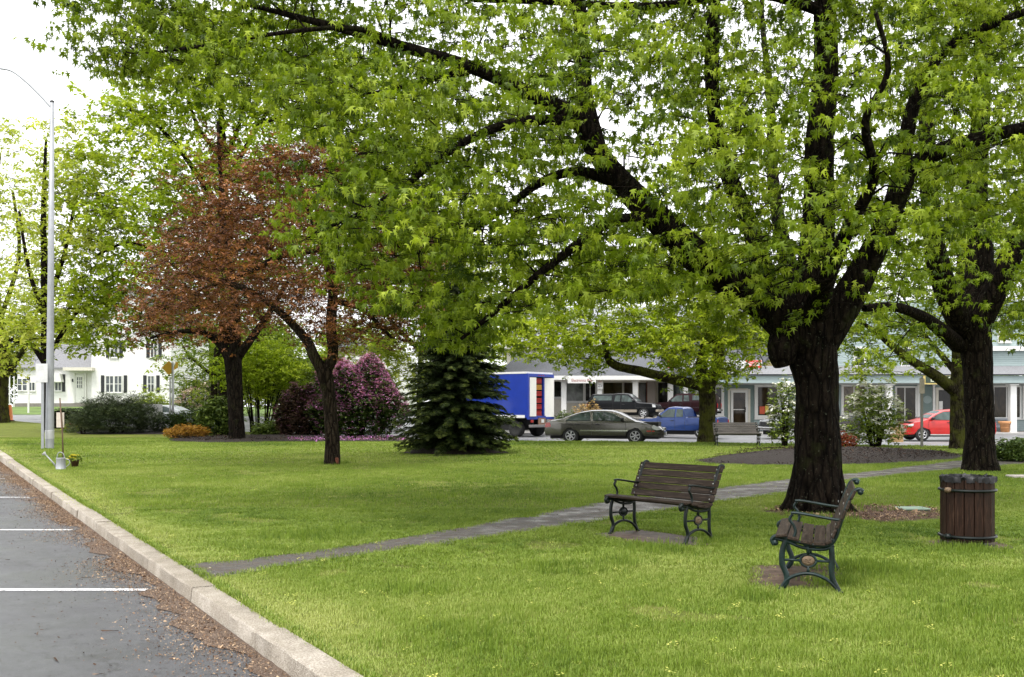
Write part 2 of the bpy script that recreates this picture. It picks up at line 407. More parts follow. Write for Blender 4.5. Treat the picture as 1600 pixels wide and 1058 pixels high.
# painted stall lines (thin sheets 4 mm over the asphalt)
pm, n, l, b = nt("worn_white_paint")
co = wcoords(n, l); f1 = noise(n, l, 40, 5, .75, co)
l.new(ramp(n, l, f1, [(.36, (.12, .12, .13)), (.5, (.7, .7, .7))]), b.inputs["Base Color"]); b.inputs["Roughness"].default_value = .6
for px, py in ((229, 922.5), (112, 828.5), (47, 777.5), (13, 748.5), (-12, 731)):
    a = ground_at(px, py, road_z); hw = .055
    n1 = 12; vs = []
    for k in range(n1 + 1):
        q = a + Vector((-1, .006, 0)) * (k * .5)
        for s in (-hw, hw): vs.append((q.x, q.y + s + random.uniform(-.005, .005), float(road_z(q.x, q.y + s)) + .004))
    m_ = MB(); m_.add(vs, [(2 * k, 2 * k + 1, 2 * k + 3, 2 * k + 2) for k in range(n1)])
    tag(m_.build("stall_marking", pm), "painted stall line", None, "painted stall lines in the lot", "structure")
m_ = MB()
for (x0, x1, yy) in ((-30, 34, 45.9), (-30, 34, 51.2)):
    for k in range(64):
        xa = x0 + (x1 - x0) * k / 64; xb = x0 + (x1 - x0) * (k + 1) / 64
        m_.add([(xa, yy, float(road_z(xa, yy)) + .002), (xb, yy, float(road_z(xb, yy)) + .002), (xb, yy + .12, float(road_z(xb, yy + .12)) + .002), (xa, yy + .12, float(road_z(xa, yy + .12)) + .002)], [(0, 1, 2, 3)])
tag(m_.build("road_marking", pm), None, None, None, "structure")

# silt washed against the kerb
sm_, n, l, b = nt("gutter_silt"); co = wcoords(n, l); f1 = noise(n, l, 55, 4, .8, co)
l.new(ramp(n, l, f1, [(.3, (.04, .026, .018)), (.55, (.15, .1, .07)), (.75, (.36, .28, .2))]), b.inputs["Base Color"]); b.inputs["Roughness"].default_value = .95; bump(n, l, f1, b, 1, .02)
r_ = np.random.default_rng(12); ys_ = np.arange(4, 40, .12); wv_ = .10 + .26 * vnoise_(ys_) + r_.normal(0, .02, len(ys_))
tri_fill("gutter_silt", [(kerb_x(y) - .255, y) for y in ys_] + [(kerb_x(y) - .255 - w / .868, y) for y, w in zip(ys_[::-1], wv_[::-1])], road_z, sm_, dz=.006)

# path, pads, beds: thin sheets laid over the lawn
pth, n, l, b = nt("worn_gravelly_asphalt")
co = wcoords(n, l); f1 = noise(n, l, 70, 4, .75, co); f2 = noise(n, l, 2.2, 5, .65, co); f3 = noise(n, l, 9, 4, .6, co)
c = ramp(n, l, f1, [(.3, (.018, .016, .015)), (.5, (.052, .046, .04)), (.72, (.19, .17, .15))])
c = mixc(n, l, ramp(n, l, f3, [(.48, (0, 0, 0)), (.62, (.85, .85, .85))]), c, (.075, .05, .03))
l.new(c, b.inputs["Base Color"]); l.new(ramp(n, l, f2, [(.42, (.8,) * 3), (.62, (.33,) * 3)]), b.inputs["Roughness"]); bump(n, l, f1, b, .8, .012)
tri_fill("path", PATH, lawn_z, pth, dz=.012, cell=1.5, label="narrow worn path")
padm = plain("wet_bench_pad", (.085, .055, .04), .55, var=.6, scale=7, bmp=.5, spec=.2)
for nm, pp in (("bench_pavement", PAD1), ("bench_pavement", PAD2), ("bin_pavement", PADB)):
    tri_fill(nm, wiggle(pp, .015, .15, 9), lawn_z, padm, dz=.016)
mulm, n, l, b = nt("bark_mulch")
co = wcoords(n, l); f1 = noise(n, l, 28, 4, .8, co)
l.new(ramp(n, l, f1, [(.3, (.005, .003, .002)), (.7, (.036, .021, .014))]), b.inputs["Base Color"]); b.inputs["Roughness"].default_value = .95; bump(n, l, f1, b, 1, .06)
dirtm, n, l, b = nt("red_brown_dirt")
co = wcoords(n, l); f1 = noise(n, l, 30, 4, .8, co)
l.new(ramp(n, l, f1, [(.3, (.03, .016, .01)), (.7, (.16, .08, .045))]), b.inputs["Base Color"]); b.inputs["Roughness"].default_value = .95; bump(n, l, f1, b, 1, .04)
def dome(name, poly, h, mat):
    P2 = np.array(poly); c = P2.mean(0); vs = []; rings = 7; n = len(P2)
    for k in range(rings):
        s = 1 - k / rings
        for p in P2:
            q = c + (p - c) * s; z = float(lawn_z(q[0], q[1])) + .012 + h * (1 - s ** 2) + random.uniform(-.01, .012) * (h > .05)
            vs.append((q[0], q[1], z))
    vs.append((c[0], c[1], float(lawn_z(c[0], c[1])) + h + .012))
    fs = [(k * n + i, k * n + (i + 1) % n, (k + 1) * n + (i + 1) % n, (k + 1) * n + i) for k in range(rings - 1) for i in range(n)]
    fs += [((rings - 1) * n + i, (rings - 1) * n + (i + 1) % n, rings * n) for i in range(n)]
    m = MB(); m.add(vs, fs); return tag(m.build(name, mat, smooth=2), None, None, None, "structure")
tag(dome("mulch_ground", BED, .22, mulm), "oval mulch bed behind big trunk")
tag(dome("mulch_ground", MOUND, .26, mulm), "mulch mound under spruce")
dome("mulch_ground", BEDL, .16, mulm); dome("mulch_ground", BEDL2, .1, mulm)
tag(dome("dirt_ground", DIRT, .025, dirtm), "bare dirt round big trunk")

# ------------------------------------------------------------------ grass
def blade(n=7, seed=1, spread=.05, wide=.0042, seg=2, hl=.05):
    r = np.random.default_rng(seed); vs = []; fs = []
    for k in range(n):
        a = r.uniform(0, 6.28); q = np.array([r.normal(0, spread), r.normal(0, spread), 0]); h = r.uniform(.55, 1.1); lean = r.uniform(.1, .75)
        d = np.array([math.cos(a), math.sin(a), 0]); s = np.array([-d[1], d[0], 0]); w = wide * r.uniform(.7, 1.3); o = len(vs)
        vs += [q - s * w, q + s * w]
        if seg == 2:
            m = q + d * lean * h * hl * .3 + np.array([0, 0, h * .6]); vs += [m - s * w * .8, m + s * w * .8]
            fs.append((o, o + 1, o + 3, o + 2)); vs.append(q + d * lean * h * hl + np.array([0, 0, h * (1 - .3 * lean)])); fs.append((o + 2, o + 3, o + 4))
        else:
            vs.append(q + d * lean * h * hl + np.array([0, 0, h * (1 - .3 * lean)])); fs.append((o, o + 1, o + 2))
    return vs, fs
def rnd_in(poly, n):
    P2 = np.array(poly); lo, hi = P2.min(0), P2.max(0); q = rng.uniform(lo, hi, (n, 2)); return q[in_poly(q[:, 0], q[:, 1], poly)]
EXCL = [PATH, PAD1, PAD2, BED, MOUND, BEDL, BEDL2]
def vnoise(x, y, s, seed):
    r = np.random.default_rng(seed); T = r.random((64, 64)); x = np.asarray(x) / s; y = np.asarray(y) / s
    xi = np.floor(x).astype(int); yi = np.floor(y).astype(int); fx = x - xi; fy = y - yi; fx = fx * fx * (3 - 2 * fx); fy = fy * fy * (3 - 2 * fy)
    g = lambda a, b_: T[a % 64, b_ % 64]
    return (g(xi, yi) * (1 - fx) + g(xi + 1, yi) * fx) * (1 - fy) + (g(xi, yi + 1) * (1 - fx) + g(xi + 1, yi + 1) * fx) * fy
grassm = leafmat("grass_blades", (.06, .115, .014), (.42, .45, .15), .3, .5, (.20, .28, .038))
def grass(name, y0, y1, dens, h0, tmpl, xpad=1.5, wscale=1.0):
    area = (y1 - y0) * ((y0 + y1) * .5 + 2 * xpad); N = int(dens * area * 1.15)
    y = rng.uniform(y0, y1, N); x = rng.uniform(-1, 1, N) * (y1 * .5 + xpad)
    k = (np.abs(x) < y * .5 + xpad) & in_poly(x, y, LAWN); x, y = x[k], y[k]
    for e in EXCL:
        j = ~in_poly(x, y, e); x, y = x[j], y[j]
    n1 = vnoise(x, y, 1.3, 1); n2 = vnoise(x, y, .35, 2); n3 = vnoise(x, y, 4.5, 3)
    dry = in_poly(x, y, DIRT) | (np.hypot(x - BIN.x, y - BIN.y) < .5)
    nearkerb = np.clip(1 - np.abs((x - kerb_x(y)) * .868) / .8, 0, 1)
    bare = (n1 * .6 + n2 * .4) < .26 + .42 * nearkerb * n2
    tall = np.clip((n1 * .5 + n2 * .5 - .62) * 6, 0, 1)
    keep = ~(dry & (rng.random(len(x)) < .93)) & ~(bare & (rng.random(len(x)) < .82))
    h = h0 * (.75 + .35 * n2 + .4 * tall) * rng.uniform(.7, 1.25, len(x)) * (1 - .4 * nearkerb)
    tone = np.clip(.42 + .5 * (n3 - .5) + .45 * (n1 - .5) - .1 * tall + .45 * nearkerb + rng.normal(0, .13, len(x)) + .25 * bare, 0, 1)
    x, y, h, tone = x[keep], y[keep], h[keep], tone[keep]; N = len(x)
    pos = np.stack([x, y, lawn_z(x, y)], 1)
    o = scatter(name, tmpl, pos, rotz(rng.uniform(0, 6.28, N)), np.stack([np.full(N, wscale), np.full(N, wscale), h], 1), grassm, None, tone)
    return tag(o, None, None, None, "stuff")
g = grass("grass", 5.4, 10, 1250, .043, blade(9, 1, .028, .0019, 2, .045))
tag(g, "short spring grass near the camera", "grass")
tag(grass("grass", 10, 16, 520, .043, blade(10, 2, .045, .0027, 2)), "short spring grass around the benches", "grass")
tag(grass("grass", 16, 28, 150, .045, blade(10, 3, .09, .005, 1)), "short grass across the middle of the lawn", "grass")
tag(grass("grass", 28, 48, 40, .055, blade(10, 4, .18, .01, 1)), "short grass at the far side of the lawn", "grass")
# ragged tufts over the path, pad, kerb edges
def edge_grass(poly, dens, h, closed=True, w=.05):
    P2 = np.array(poly + [poly[0]]) if closed else np.array(poly); out = []
    for a, b_ in zip(P2[:-1], P2[1:]):
        L = np.linalg.norm(b_ - a); k = rng.poisson(L * dens)
        t = rng.random(k)[:, None]; out.append(a + (b_ - a) * t + rng.normal(0, w, (k, 2)))
    return np.concatenate(out)
E = np.concatenate([edge_grass(PATH, 90, .06, w=.07), edge_grass(PAD1, 120, .06), edge_grass(PAD2, 150, .06, w=.07), edge_grass(PADB, 120, .06), edge_grass(BED, 30, .06), edge_grass([(kerb_x(5.5) + .03, 5.5), (kerb_x(30) + .03, 30)], 130, .05, False, .03)])
E = np.concatenate([E, (lambda q: q[vnoise(q[:, 0], q[:, 1], .5, 77) > .66])(rnd_in(PATH, 6000))])
E = E[(E[:, 1] > 5.4) & (np.abs(E[:, 0]) < E[:, 1] * .5 + 1.5)]; E = E[in_poly(E[:, 0], E[:, 1], LAWN)]; N = len(E)
tag(scatter("edge_grass", blade(7, 5, .03, .003, 2), np.column_stack([E, lawn_z(E[:, 0], E[:, 1])]), rotz(rng.uniform(0, 6.28, N)),
    np.column_stack([np.ones(N), np.ones(N), rng.uniform(.02, .055, N)]), grassm, None, np.clip(rng.normal(.45, .2, N), 0, 1)), "ragged grass along path and kerb edges", "grass", None, "stuff")

# rank tufts (darker, longer), e.g. under the benches and beside the path
tc = [(1305, 915, .22, 120), (1345, 890, .4, 240), (1190, 935, .3, 60), (1400, 900, .6, 160), (490, 838, .8, 220), (1030, 860, .5, 120), (870, 890, .5, 120), (960, 880, .4, 80), (1120, 850, .25, 80), (1512, 862, .35, 200), (520, 725, .5, 160), (1270, 812, .6, 160), (730, 1000, .5, 90), (1500, 960, .6, 120), (640, 925, .3, 60), (880, 687, .8, 60), (1345, 800, .5, 60)]
pts = []
for px, py, r_, k in tc:
    g0 = ground_at(px, py); q = rng.normal(0, r_ * .5, (k, 2)); pts.append(np.column_stack([g0.x + q[:, 0], g0.y + q[:, 1]]))
pts = np.concatenate(pts); N = len(pts)
tag(scatter("tall_grass", blade(8, 6, .03, .0035, 2), np.column_stack([pts, lawn_z(pts[:, 0], pts[:, 1])]), rotz(rng.uniform(0, 6.28, N)),
    np.column_stack([np.ones(N), np.ones(N), rng.uniform(.05, .12, N)]), grassm, None, np.clip(rng.normal(.32, .12, N), 0, 1)), "darker longer grass tufts by benches and trunks", "grass", None, "stuff")

# litter: leaf crumbs along the kerb, twigs and needles on the lot, blossoms on the lawn, mulch chips
def chips(k=1): return [(0, 0, 0), (1, .15, .12), (.9, .55, .02), (.1, .45, .1)], [(0, 1, 2, 3)]
def bits(name, pts, size, mat, zf, tone=None, flat=.4, dz=.006, ar=(1, 1)):
    N = len(pts); pos = np.column_stack([pts, zf(pts[:, 0], pts[:, 1]) + dz])
    rot = rotz(rng.uniform(0, 6.28, N)) @ rotx(rng.normal(0, flat, N)) @ roty(rng.normal(0, flat, N))
    s = size * rng.lognormal(0, .4, N)
    return tag(scatter(name, chips(), pos, rot, np.column_stack([s * ar[0], s * ar[1], s]), mat, None, tone), None, None, None, "stuff")
litm = leafmat("leaf_litter", (.05, .026, .016), (.5, .36, .23), 0, .9, (.19, .115, .07))
yk = rng.uniform(3, 36, 90000)
w_ = np.abs(rng.normal(0, 1, len(yk))) * (.13 + .24 * vnoise(yk, yk * 0, 1.5, 9)) ; kp = rng.random(len(yk)) < .25 + vnoise(yk, yk * 0, .8, 19)
off = -(.245 + w_); kpts = np.column_stack([kerb_x(yk) + off / .868 * 1, yk])[kp]
tag(bits("leaf_litter", kpts, .0105, litm, road_z, None, .5, .008), "brown leaf litter lying in the gutter", "litter")
N = 3000; yk = rng.uniform(4, 30, N); xx = kerb_x(yk) - .3 - rng.exponential(1.0, N)
tag(bits("ground_debris", np.column_stack([xx, yk]), .011, litm, road_z, rng.random(N) * .25, .4, .004), "dark crumbs and twigs strewn over the wet asphalt", "litter")
N = 90; yk = rng.uniform(5, 22, N); xx = kerb_x(yk) - .3 - rng.exponential(.8, N)
tag(bits("twig_litter", np.column_stack([xx, yk]), .05, litm, road_z, None, .1, .006, (1.6, .25)), "small brown twigs near the gutter", "litter")
N = 700; yk = 5.5 + 30 * rng.random(N) ** 1.5; xx = rng.uniform(-1, 1, N) * yk * .5
pp = np.column_stack([xx, yk]); pp = pp[in_poly(pp[:, 0], pp[:, 1], LAWN)]
def petal_clump():
    r = np.random.default_rng(8); vs = []; fs = []
    for k in range(9):
        a = r.uniform(0, 6.28); c = r.normal(0, .5, 3) * [1, 1, .4]; o = len(vs); d = np.array([math.cos(a), math.sin(a), r.uniform(-.3, .5)]) * .7; s = np.array([-math.sin(a), math.cos(a), 0]) * .25
        vs += [c, c + d * .5 + s, c + d, c + d * .5 - s]; fs.append((o, o + 1, o + 2, o + 3))
    return vs, fs
N = len(pp); tag(scatter("fallen_blossoms", petal_clump(), np.column_stack([pp, lawn_z(pp[:, 0], pp[:, 1]) + .035]), rotz(rng.uniform(0, 6.28, N)), rng.uniform(.012, .034, N), leafmat("yellow_green_blossom", (.3, .36, .05), (.6, .58, .16), .3, .6)), "fallen yellow green maple blossoms on the grass", "blossom", None, "stuff")
chm = leafmat("mulch_chips", (.005, .003, .002), (.075, .045, .03), 0, .95, (.022, .013, .009))
P2 = np.array(BED); c_ = P2.mean(0)
def bedz(x, y):
    s = np.clip(np.hypot((x - c_[0]) / (np.ptp(P2[:, 0]) / 2), (y - c_[1]) / (np.ptp(P2[:, 1]) / 2)), 0, 1); return lawn_z(x, y) + .2 * (1 - np.clip(s * 1.12, 0, 1) ** 2)
tag(bits("mulch_chips", rnd_in(BED, 16000), .05, chm, bedz, None, .5, .03, (.9, .4)), "dark bark chips of the oval bed", "mulch")
tag(bits("dirt_litter", rnd_in(DIRT, 5000), .022, litm, lawn_z, None, .5, .04), "reddish crumbs on bare dirt by the trunk", "litter")
q = rnd_in(PATH, 14000); q = q[q[:, 1] < 24]
stm = leafmat("path_grit", (.05, .045, .04), (.4, .37, .33), 0, .8)
tag(bits("path_gravel", q, .013, stm, lawn_z, None, .5, .016), "loose grit on the narrow path", "gravel")
# ------------------------------------------------------------------ trees
def maple_leaf():
    """lobed leaf, base at the origin, tip along +x, drooping"""
    p = [(0, 0), (.05, .46), (.27, .15), (.62, .5), (.45, .12), (1, 0), (.45, -.12), (.62, -.5), (.27, -.15), (.05, -.46)]
    vs = [(x, y, -.5 * (x * x + y * y) + .1 * abs(y)) for x, y in p]
    return vs, [(0, 2, 1), (0, 4, 3, 2), (0, 6, 5, 4), (0, 8, 7, 6), (0, 9, 8)]
def small_leaf():
    return [(0, 0, 0), (.45, .3, -.04), (1, 0, -.22), (.45, -.3, -.04)], [(0, 1, 2, 3)]
def small_pair():
    return [(0, 0, 0), (.45, .28, .05), (1, 0, -.2), (.45, -.28, -.05), (0, 0, 0), (-.1, .5, -.06), (-.5, .85, -.2), (-.45, .3, .03)], [(0, 1, 2, 3), (4, 5, 6, 7)]
class Skel:
    def __init__(s): s.paths = []; s.nodes = []; s.rad = []; s.tan = []
    def limb(s, pts, rads, n=5, sides=10, ends=True):
        q = curve_pts([tuple(p) + (r,) for p, r in zip(pts, rads)], n)
        s.paths.append(([v[:3] for v in q], [max(v[3], .004) for v in q], sides))
        for i, v in enumerate(q):
            s.nodes.append(v[:3]); s.rad.append(v[3])
            a = np.array(q[max(i - 1, 0)][:3]); b = np.array(q[min(i + 1, len(q) - 1)][:3]); s.tan.append((b - a) / (np.linalg.norm(b - a) + 1e-9))
    def grow(s, hubs, skip=0, rmax=.5, droop=.12, sides=5, k=.011, curl=.15, seed=3):
        r = np.random.default_rng(seed)
        nodes = np.array(s.nodes); rad = np.array(s.rad); tan = np.array(s.tan)
        ok = np.arange(len(nodes)) >= skip
        H = np.array(hubs); dm = np.array([np.min(np.sum((nodes[ok] - h) ** 2, 1)) for h in H]); H = H[np.argsort(dm)]
        nodes = nodes[ok]; rad = rad[ok]; tan = tan[ok]; cap = len(nodes) + len(H) * 5
        NA = np.zeros((cap, 3)); RA = np.zeros(cap); TA = np.zeros((cap, 3)); c = len(nodes); NA[:c] = nodes; RA[:c] = rad; TA[:c] = tan
        for h in H:
            dv = h - NA[:c]; dd = np.sqrt(np.sum(dv ** 2, 1)) + 1e-6
            back = -np.sum(dv * TA[:c], 1) / dd          # growing backwards is unlikely
            i = int(np.argmin(dd * (1 + .55 * np.clip(back + .2, 0, 1)) + .25 * (RA[:c] < .012)))
            a = NA[i]; L = dd[i]
            if L < .12: continue
            m1 = a + dv[i] * .33 + TA[i] * L * .16 + r.normal(0, curl * L * .35, 3) + np.array([0, 0, .10 * L])
            m2 = a + dv[i] * .68 + r.normal(0, curl * L * .3, 3) + np.array([0, 0, .09 * L])
            r0 = min(RA[i] * .62, .008 + k * L); r1 = max(.0045, r0 * .4)
            pts = [a, m1, m2, h]; rr = [r0, r0 * .8, r0 * .6, r1]
            s.paths.append(([tuple(p) for p in pts], rr, 4 if r0 < .03 else sides))
            for p, q, t in ((m1, rr[1], m2 - a), (m2, rr[2], h - m1), (h, rr[3], h - m2)):
                NA[c] = p; RA[c] = q; TA[c] = t / (np.linalg.norm(t) + 1e-9); c += 1
        return H
    def mesh(s, name, mat, parent, wob=.06):
        m = MB()
        for pts, rr, sides in s.paths: m.tube(pts, rr, sides, wob=wob if sides >= 10 else 0, cap=sides >= 10)
        return m.build(name, mat, parent, smooth=2, fix=False)
def leaves_at(H, parent, mat, tmpl, per, size, spread, flat=.35, clus=5, droop=.5, name="crown", tonev=.22, seed=5, twig=None, face=None, clear=None, base=.5, csp=.25):
    """each hub carries 'per' clusters, each cluster 'clus' leaves fanned round its twig end"""
    r = np.random.default_rng(seed); n = len(H)
    cpos = np.repeat(H, per, 0) + r.normal(0, 1, (n * per, 3)) * np.array([spread, spread, spread * flat])
    ht = np.repeat(r.normal(0, tonev, n), per) + r.normal(0, tonev * .6, n * per)
    if clear is not None:            # fewer sprays hang right in front of the heavy limbs
        K = np.array([q for q in clear if q[2] > 4.5]); u = CX + cpos[:, 0] / cpos[:, 1] * F; v = CY - (cpos[:, 2] - EYE) / cpos[:, 1] * F
        for k0 in range(0, len(K), 100):
            k = K[k0:k0 + 100]; hit = ((np.abs(u[:, None] - k[:, 0]) < k[:, 2] * 1.1 + 6) & (np.abs(v[:, None] - k[:, 1]) < k[:, 2] * 1.1 + 6) & (cpos[:, 1:2] < k[:, 3] + .2)).any(1)
            mv = hit & (r.random(len(cpos)) < .55); cpos[mv, 1] += r.uniform(1.2, 3, mv.sum())      # they hang behind it instead
    C = len(cpos); pos = np.repeat(cpos, clus, 0) + r.normal(0, size * csp, (C * clus, 3)) * np.array([1, 1, .4])
    az = np.repeat(r.uniform(0, 6.28, C), clus) + np.tile(np.arange(clus) * 6.283 / clus, C) + r.normal(0, .35, C * clus)
    dr = np.clip(r.normal(droop, .35, C * clus), -.4, 1.5); tw = r.normal(0, .35, C * clus)
    rot = rotz(az) @ roty(dr) @ rotx(tw)
    s = size * r.uniform(.5, 1.25, C * clus)
    tone = np.clip(base + np.repeat(ht, clus) + r.normal(0, .1, C * clus), 0, 1)
    o = scatter(name, tmpl, pos, rot, s, mat, parent, tone)
    return o, cpos
def twigs(H, cpos, per, mat, parent, name="twigs", r0=.004):
    """short bare twigs from each hub to its clusters"""
    per = len(cpos) // len(H); A = np.repeat(H, per, 0); B = cpos; d = B - A; L = np.linalg.norm(d, axis=1) + 1e-6; n = len(A)
    up = np.array([0, 0, 1.0]); s = np.cross(d, up); s /= (np.linalg.norm(s, axis=1, keepdims=True) + 1e-9); t = np.cross(s, d) / L[:, None]
    V = np.stack([A + s * r0, A - s * r0 * .5 + t * r0, A - s * r0 * .5 - t * r0, B], 1).reshape(-1, 3)
    o = (np.arange(n) * 4)[:, None]
    Fc = np.concatenate([np.array([[0, 1, 3]]) + o, np.array([[1, 2, 3]]) + o, np.array([[2, 0, 3]]) + o])
    return npmesh(name, V, [Fc], mat, parent)
def hubs_px(poly, n, d0, dsp, seed, mind=None, holes=0, fn=None):
    """points through a crown: its outline as seen across, its thickness (dsp) along the view, clumped"""
    r = np.random.default_rng(seed); P2 = np.array(poly, float); lo, hi = P2.min(0), P2.max(0); out = []
    cen = P2.mean(0); half = (hi - lo) / 2
    while len(out) < n:
        q = r.uniform(lo, hi, (400, 2)); q = q[in_poly(q[:, 0], q[:, 1], poly)]
        for x, y in q:
            rr = min(1, math.hypot((x - cen[0]) / half[0], (y - cen[1]) / half[1])); th = dsp * math.sqrt(max(.12, 1 - rr * rr))
            d = d0 + r.uniform(-1, 1) * th
            if fn is not None: d = fn(x, y, d)
            v = P(x, y, d0); v = np.array([v.x * (d / d0), d, EYE + (v.z - EYE) * (d / d0)])
            if holes:
                if math.sin(v[0] * holes + 1.3 * seed) * math.sin(v[1] * holes * 1.1 + seed) * math.sin(v[2] * holes * 1.7 + 2 * seed) < -.28: continue
            if v[2] < .3: continue
            out.append(v)
    return np.array(out[:n])
CLEAR = []
def limb_px(sk, pts, d, n=5, sides=10):
    """pts: (px, py, halfwidth_px, depth offset)"""
    CLEAR.extend(curve_pts([(x, y, w, d + (o[0] if o else 0)) for x, y, w, *o in pts], 8))
    sk.limb([P(x, y, d + (o[0] if o else 0)) for x, y, w, *o in pts], [w / F * d for x, y, w, *o in pts], n, sides)

bark_dark = barkmat("dark_wet_bark", (.0025, .002, .0018), (.024, .018, .013), (.022, .024, .008), .56, 1, .9)
bark_moss = barkmat("mossy_bark", (.010, .008, .006), (.06, .05, .034), (.075, .08, .015), .42, .6)
bark_mid = barkmat("brown_bark", (.008, .006, .005), (.05, .038, .026), (.04, .04, .015), .58, .8)
def tree_root(name, loc, label, cat="tree", group=None): return empty(name, loc, 0, label, cat, group)
def attach(parent, *objs):
    for o in objs:
        o.parent = parent; o.matrix_parent_inverse = Matrix.Translation(-Vector(parent.location))
maple_m = leafmat("maple_leaves", (.04, .072, .004), (.40, .48, .05), .42, .45, (.155, .225, .010))

# ---- the big maple in front
D = 15.5
sk = Skel()
limb_px(sk, [(1277, 812, 54), (1277, 795, 44), (1277, 770, 38.5), (1278, 700, 35.5), (1277, 620, 33), (1270, 560, 37), (1264, 515, 42), (1254, 480, 44)], D, 6, 20)
for a in range(9):       # root flare buttresses
    th = a * .7 + .2; q = TRK + Vector((math.cos(th), math.sin(th), 0)) * .47
    sk.limb([TRK + Vector((math.cos(th) * .2, math.sin(th) * .2, .75)), TRK + Vector((math.cos(th) * .32, math.sin(th) * .32, .25)), q + Vector((0, 0, .02)), TRK + Vector((math.cos(th) * .68, math.sin(th) * .68, -.06))], [.14, .13, .1, .05], 4, 10)
skip = len(sk.nodes)
limb_px(sk, [(1225, 570, 17, -.1), (1222, 548, 24, -.12), (1234, 520, 26, 0)], D, 3, 12)     # burl under the fork
limb_px(sk, [(1262, 535, 40), (1205, 478, 33, -.1), (1140, 435, 28, -.3), (1085, 398, 25, -.5), (1030, 345, 22, -.6), (975, 290, 19, -.8), (935, 240, 16, -.9), (905, 190, 15, -1), (850, 158, 12, -1.1), (745, 108, 9.5, -1.3), (645, 78, 8, -1.4), (560, 52, 6.5, -1.4), (470, 28, 4.5, -1.3), (380, 5, 3, -1.2)], D, 4, 12)
limb_px(sk, [(935, 240, 14, -.9), (915, 160, 13, -.6), (910, 80, 12, -.4), (905, 0, 10, -.2), (900, -90, 7, 0)], D, 4, 10)
limb_px(sk, [(1205, 478, 20, -.1), (1175, 360, 15, .6), (1140, 280, 14, .8), (1118, 190, 12, .8), (1112, 90, 12, .7), (1116, 0, 10, .6), (1120, -90, 7, .6)], D, 4, 10)
limb_px(sk, [(1255, 520, 46), (1272, 430, 30, .1), (1280, 330, 25, .2), (1280, 220, 22, .2), (1290, 110, 19, .2), (1290, 0, 17, .1), (1296, -120, 12, 0)], D, 4, 14)
limb_px(sk, [(1275, 535, 36), (1318, 475, 27, -.2), (1352, 415, 21, -.4), (1388, 345, 17, -.6), (1420, 270, 14, -.8), (1470, 235, 12, -1), (1540, 215, 10, -1.1), (1640, 190, 8, -1.2)], D, 4, 12)
limb_px(sk, [(1388, 345, 13, -.6), (1412, 240, 12, -.3), (1432, 150, 10, -.2), (1480, 75, 7.5, -.3), (1560, 35, 6, -.4), (1640, 5, 5, -.5)], D, 4, 10)
limb_px(sk, [(1270, 500, 24), (1290, 440, 14, -1.2), (1330, 350, 9, -2.2), (1366, 275, 6.5, -2.8), (1352, 190, 5, -3.3), (1388, 110, 3.6, -3.6), (1368, 20, 2.4, -3.8)], D, 4, 10)   # towards the camera
limb_px(sk, [(1262, 500, 28), (1228, 400, 15, 1.6), (1208, 280, 11, 3.2), (1204, 150, 8, 4.4), (1190, 20, 5, 5), (1196, -90, 3, 5.2)], D, 4, 10)
limb_px(sk, [(975, 290, 10, -.8), (905, 268, 8, -.6), (845, 285, 7, -.4), (790, 325, 5.5, -.2), (720, 370, 4, 0), (640, 400, 3, .2)], D, 4, 8)
limb_px(sk, [(1030, 345, 11, -.6), (960, 345, 8, -1.1), (905, 380, 7, -1.6), (840, 430, 5.5, -2), (770, 490, 4, -2.3), (720, 530, 2.5, -2.4)], D, 4, 8)
limb_px(sk, [(905, 190, 9, -1), (830, 188, 7.5, -1.4), (760, 205, 6, -1.8), (690, 245, 5, -2), (620, 300, 4, -2.2), (540, 345, 2.5, -2.3)], D, 4, 8)
limb_px(sk, [(745, 108, 6, -1.3), (670, 125, 4.5, -1.2), (590, 145, 3.5, -1), (500, 160, 3, -.8), (420, 190, 2.2, -.6)], D, 4, 8)
limb_px(sk, [(645, 78, 5, -1.4), (560, 45, 4, -1.8), (450, 50, 3, -2), (330, 70, 2.4, -2), (220, 85, 1.8, -2)], D, 4, 8)
limb_px(sk, [(1292, 20, 10, .1), (1180, -10, 8, .1), (1020, 10, 6.5, 0), (860, 3, 5, -.2), (740, 0, 4, -.4)], D, 4, 8)
PM = [(105, -60), (100, 60), (190, 120), (300, 130), (420, 140), (490, 230), (510, 320), (475, 375), (550, 420), (600, 470), (660, 500), (720, 548), (760, 540), (800, 490), (870, 470), (960, 455), (1060, 470), (1150, 500), (1200, 480), (1240, 455), (1300, 520), (1340, 450), (1400, 430), (1500, 370), (1680, 340), (1700, -160), (1300, -200), (700, -190), (200, -150)]
def md(x, y, d):
    t = min(1, max(0, (x - 150) / 900)); return 15.2 + (d - 15.2) * (.45 + .55 * t) - .8
H = np.concatenate([hubs_px(PM, 1580, D, 5.2, 11, holes=1.5, fn=md), hubs_px([(475, 375), (500, 250), (560, 200), (800, 260), (1000, 330), (1060, 450), (860, 475), (770, 520), (700, 545), (600, 480)], 110, D, 3.5, 12, holes=1.5, fn=md)])
t = tree_root("maple_tree", TRK, "big dark-trunked maple beside the side-on bench, its leafy limbs spreading over the whole lawn")
H = sk.grow(H, skip, seed=4)
wood = sk.mesh("trunk", bark_dark, None)
cr, cp = leaves_at(H, None, maple_m, maple_leaf(), 7, .098, .34, .2, 9, .75, tonev=.2, csp=.55, clear=list(CLEAR))
tw = twigs(H, cp, 6, bark_dark, None)
attach(t, wood, cr, tw)

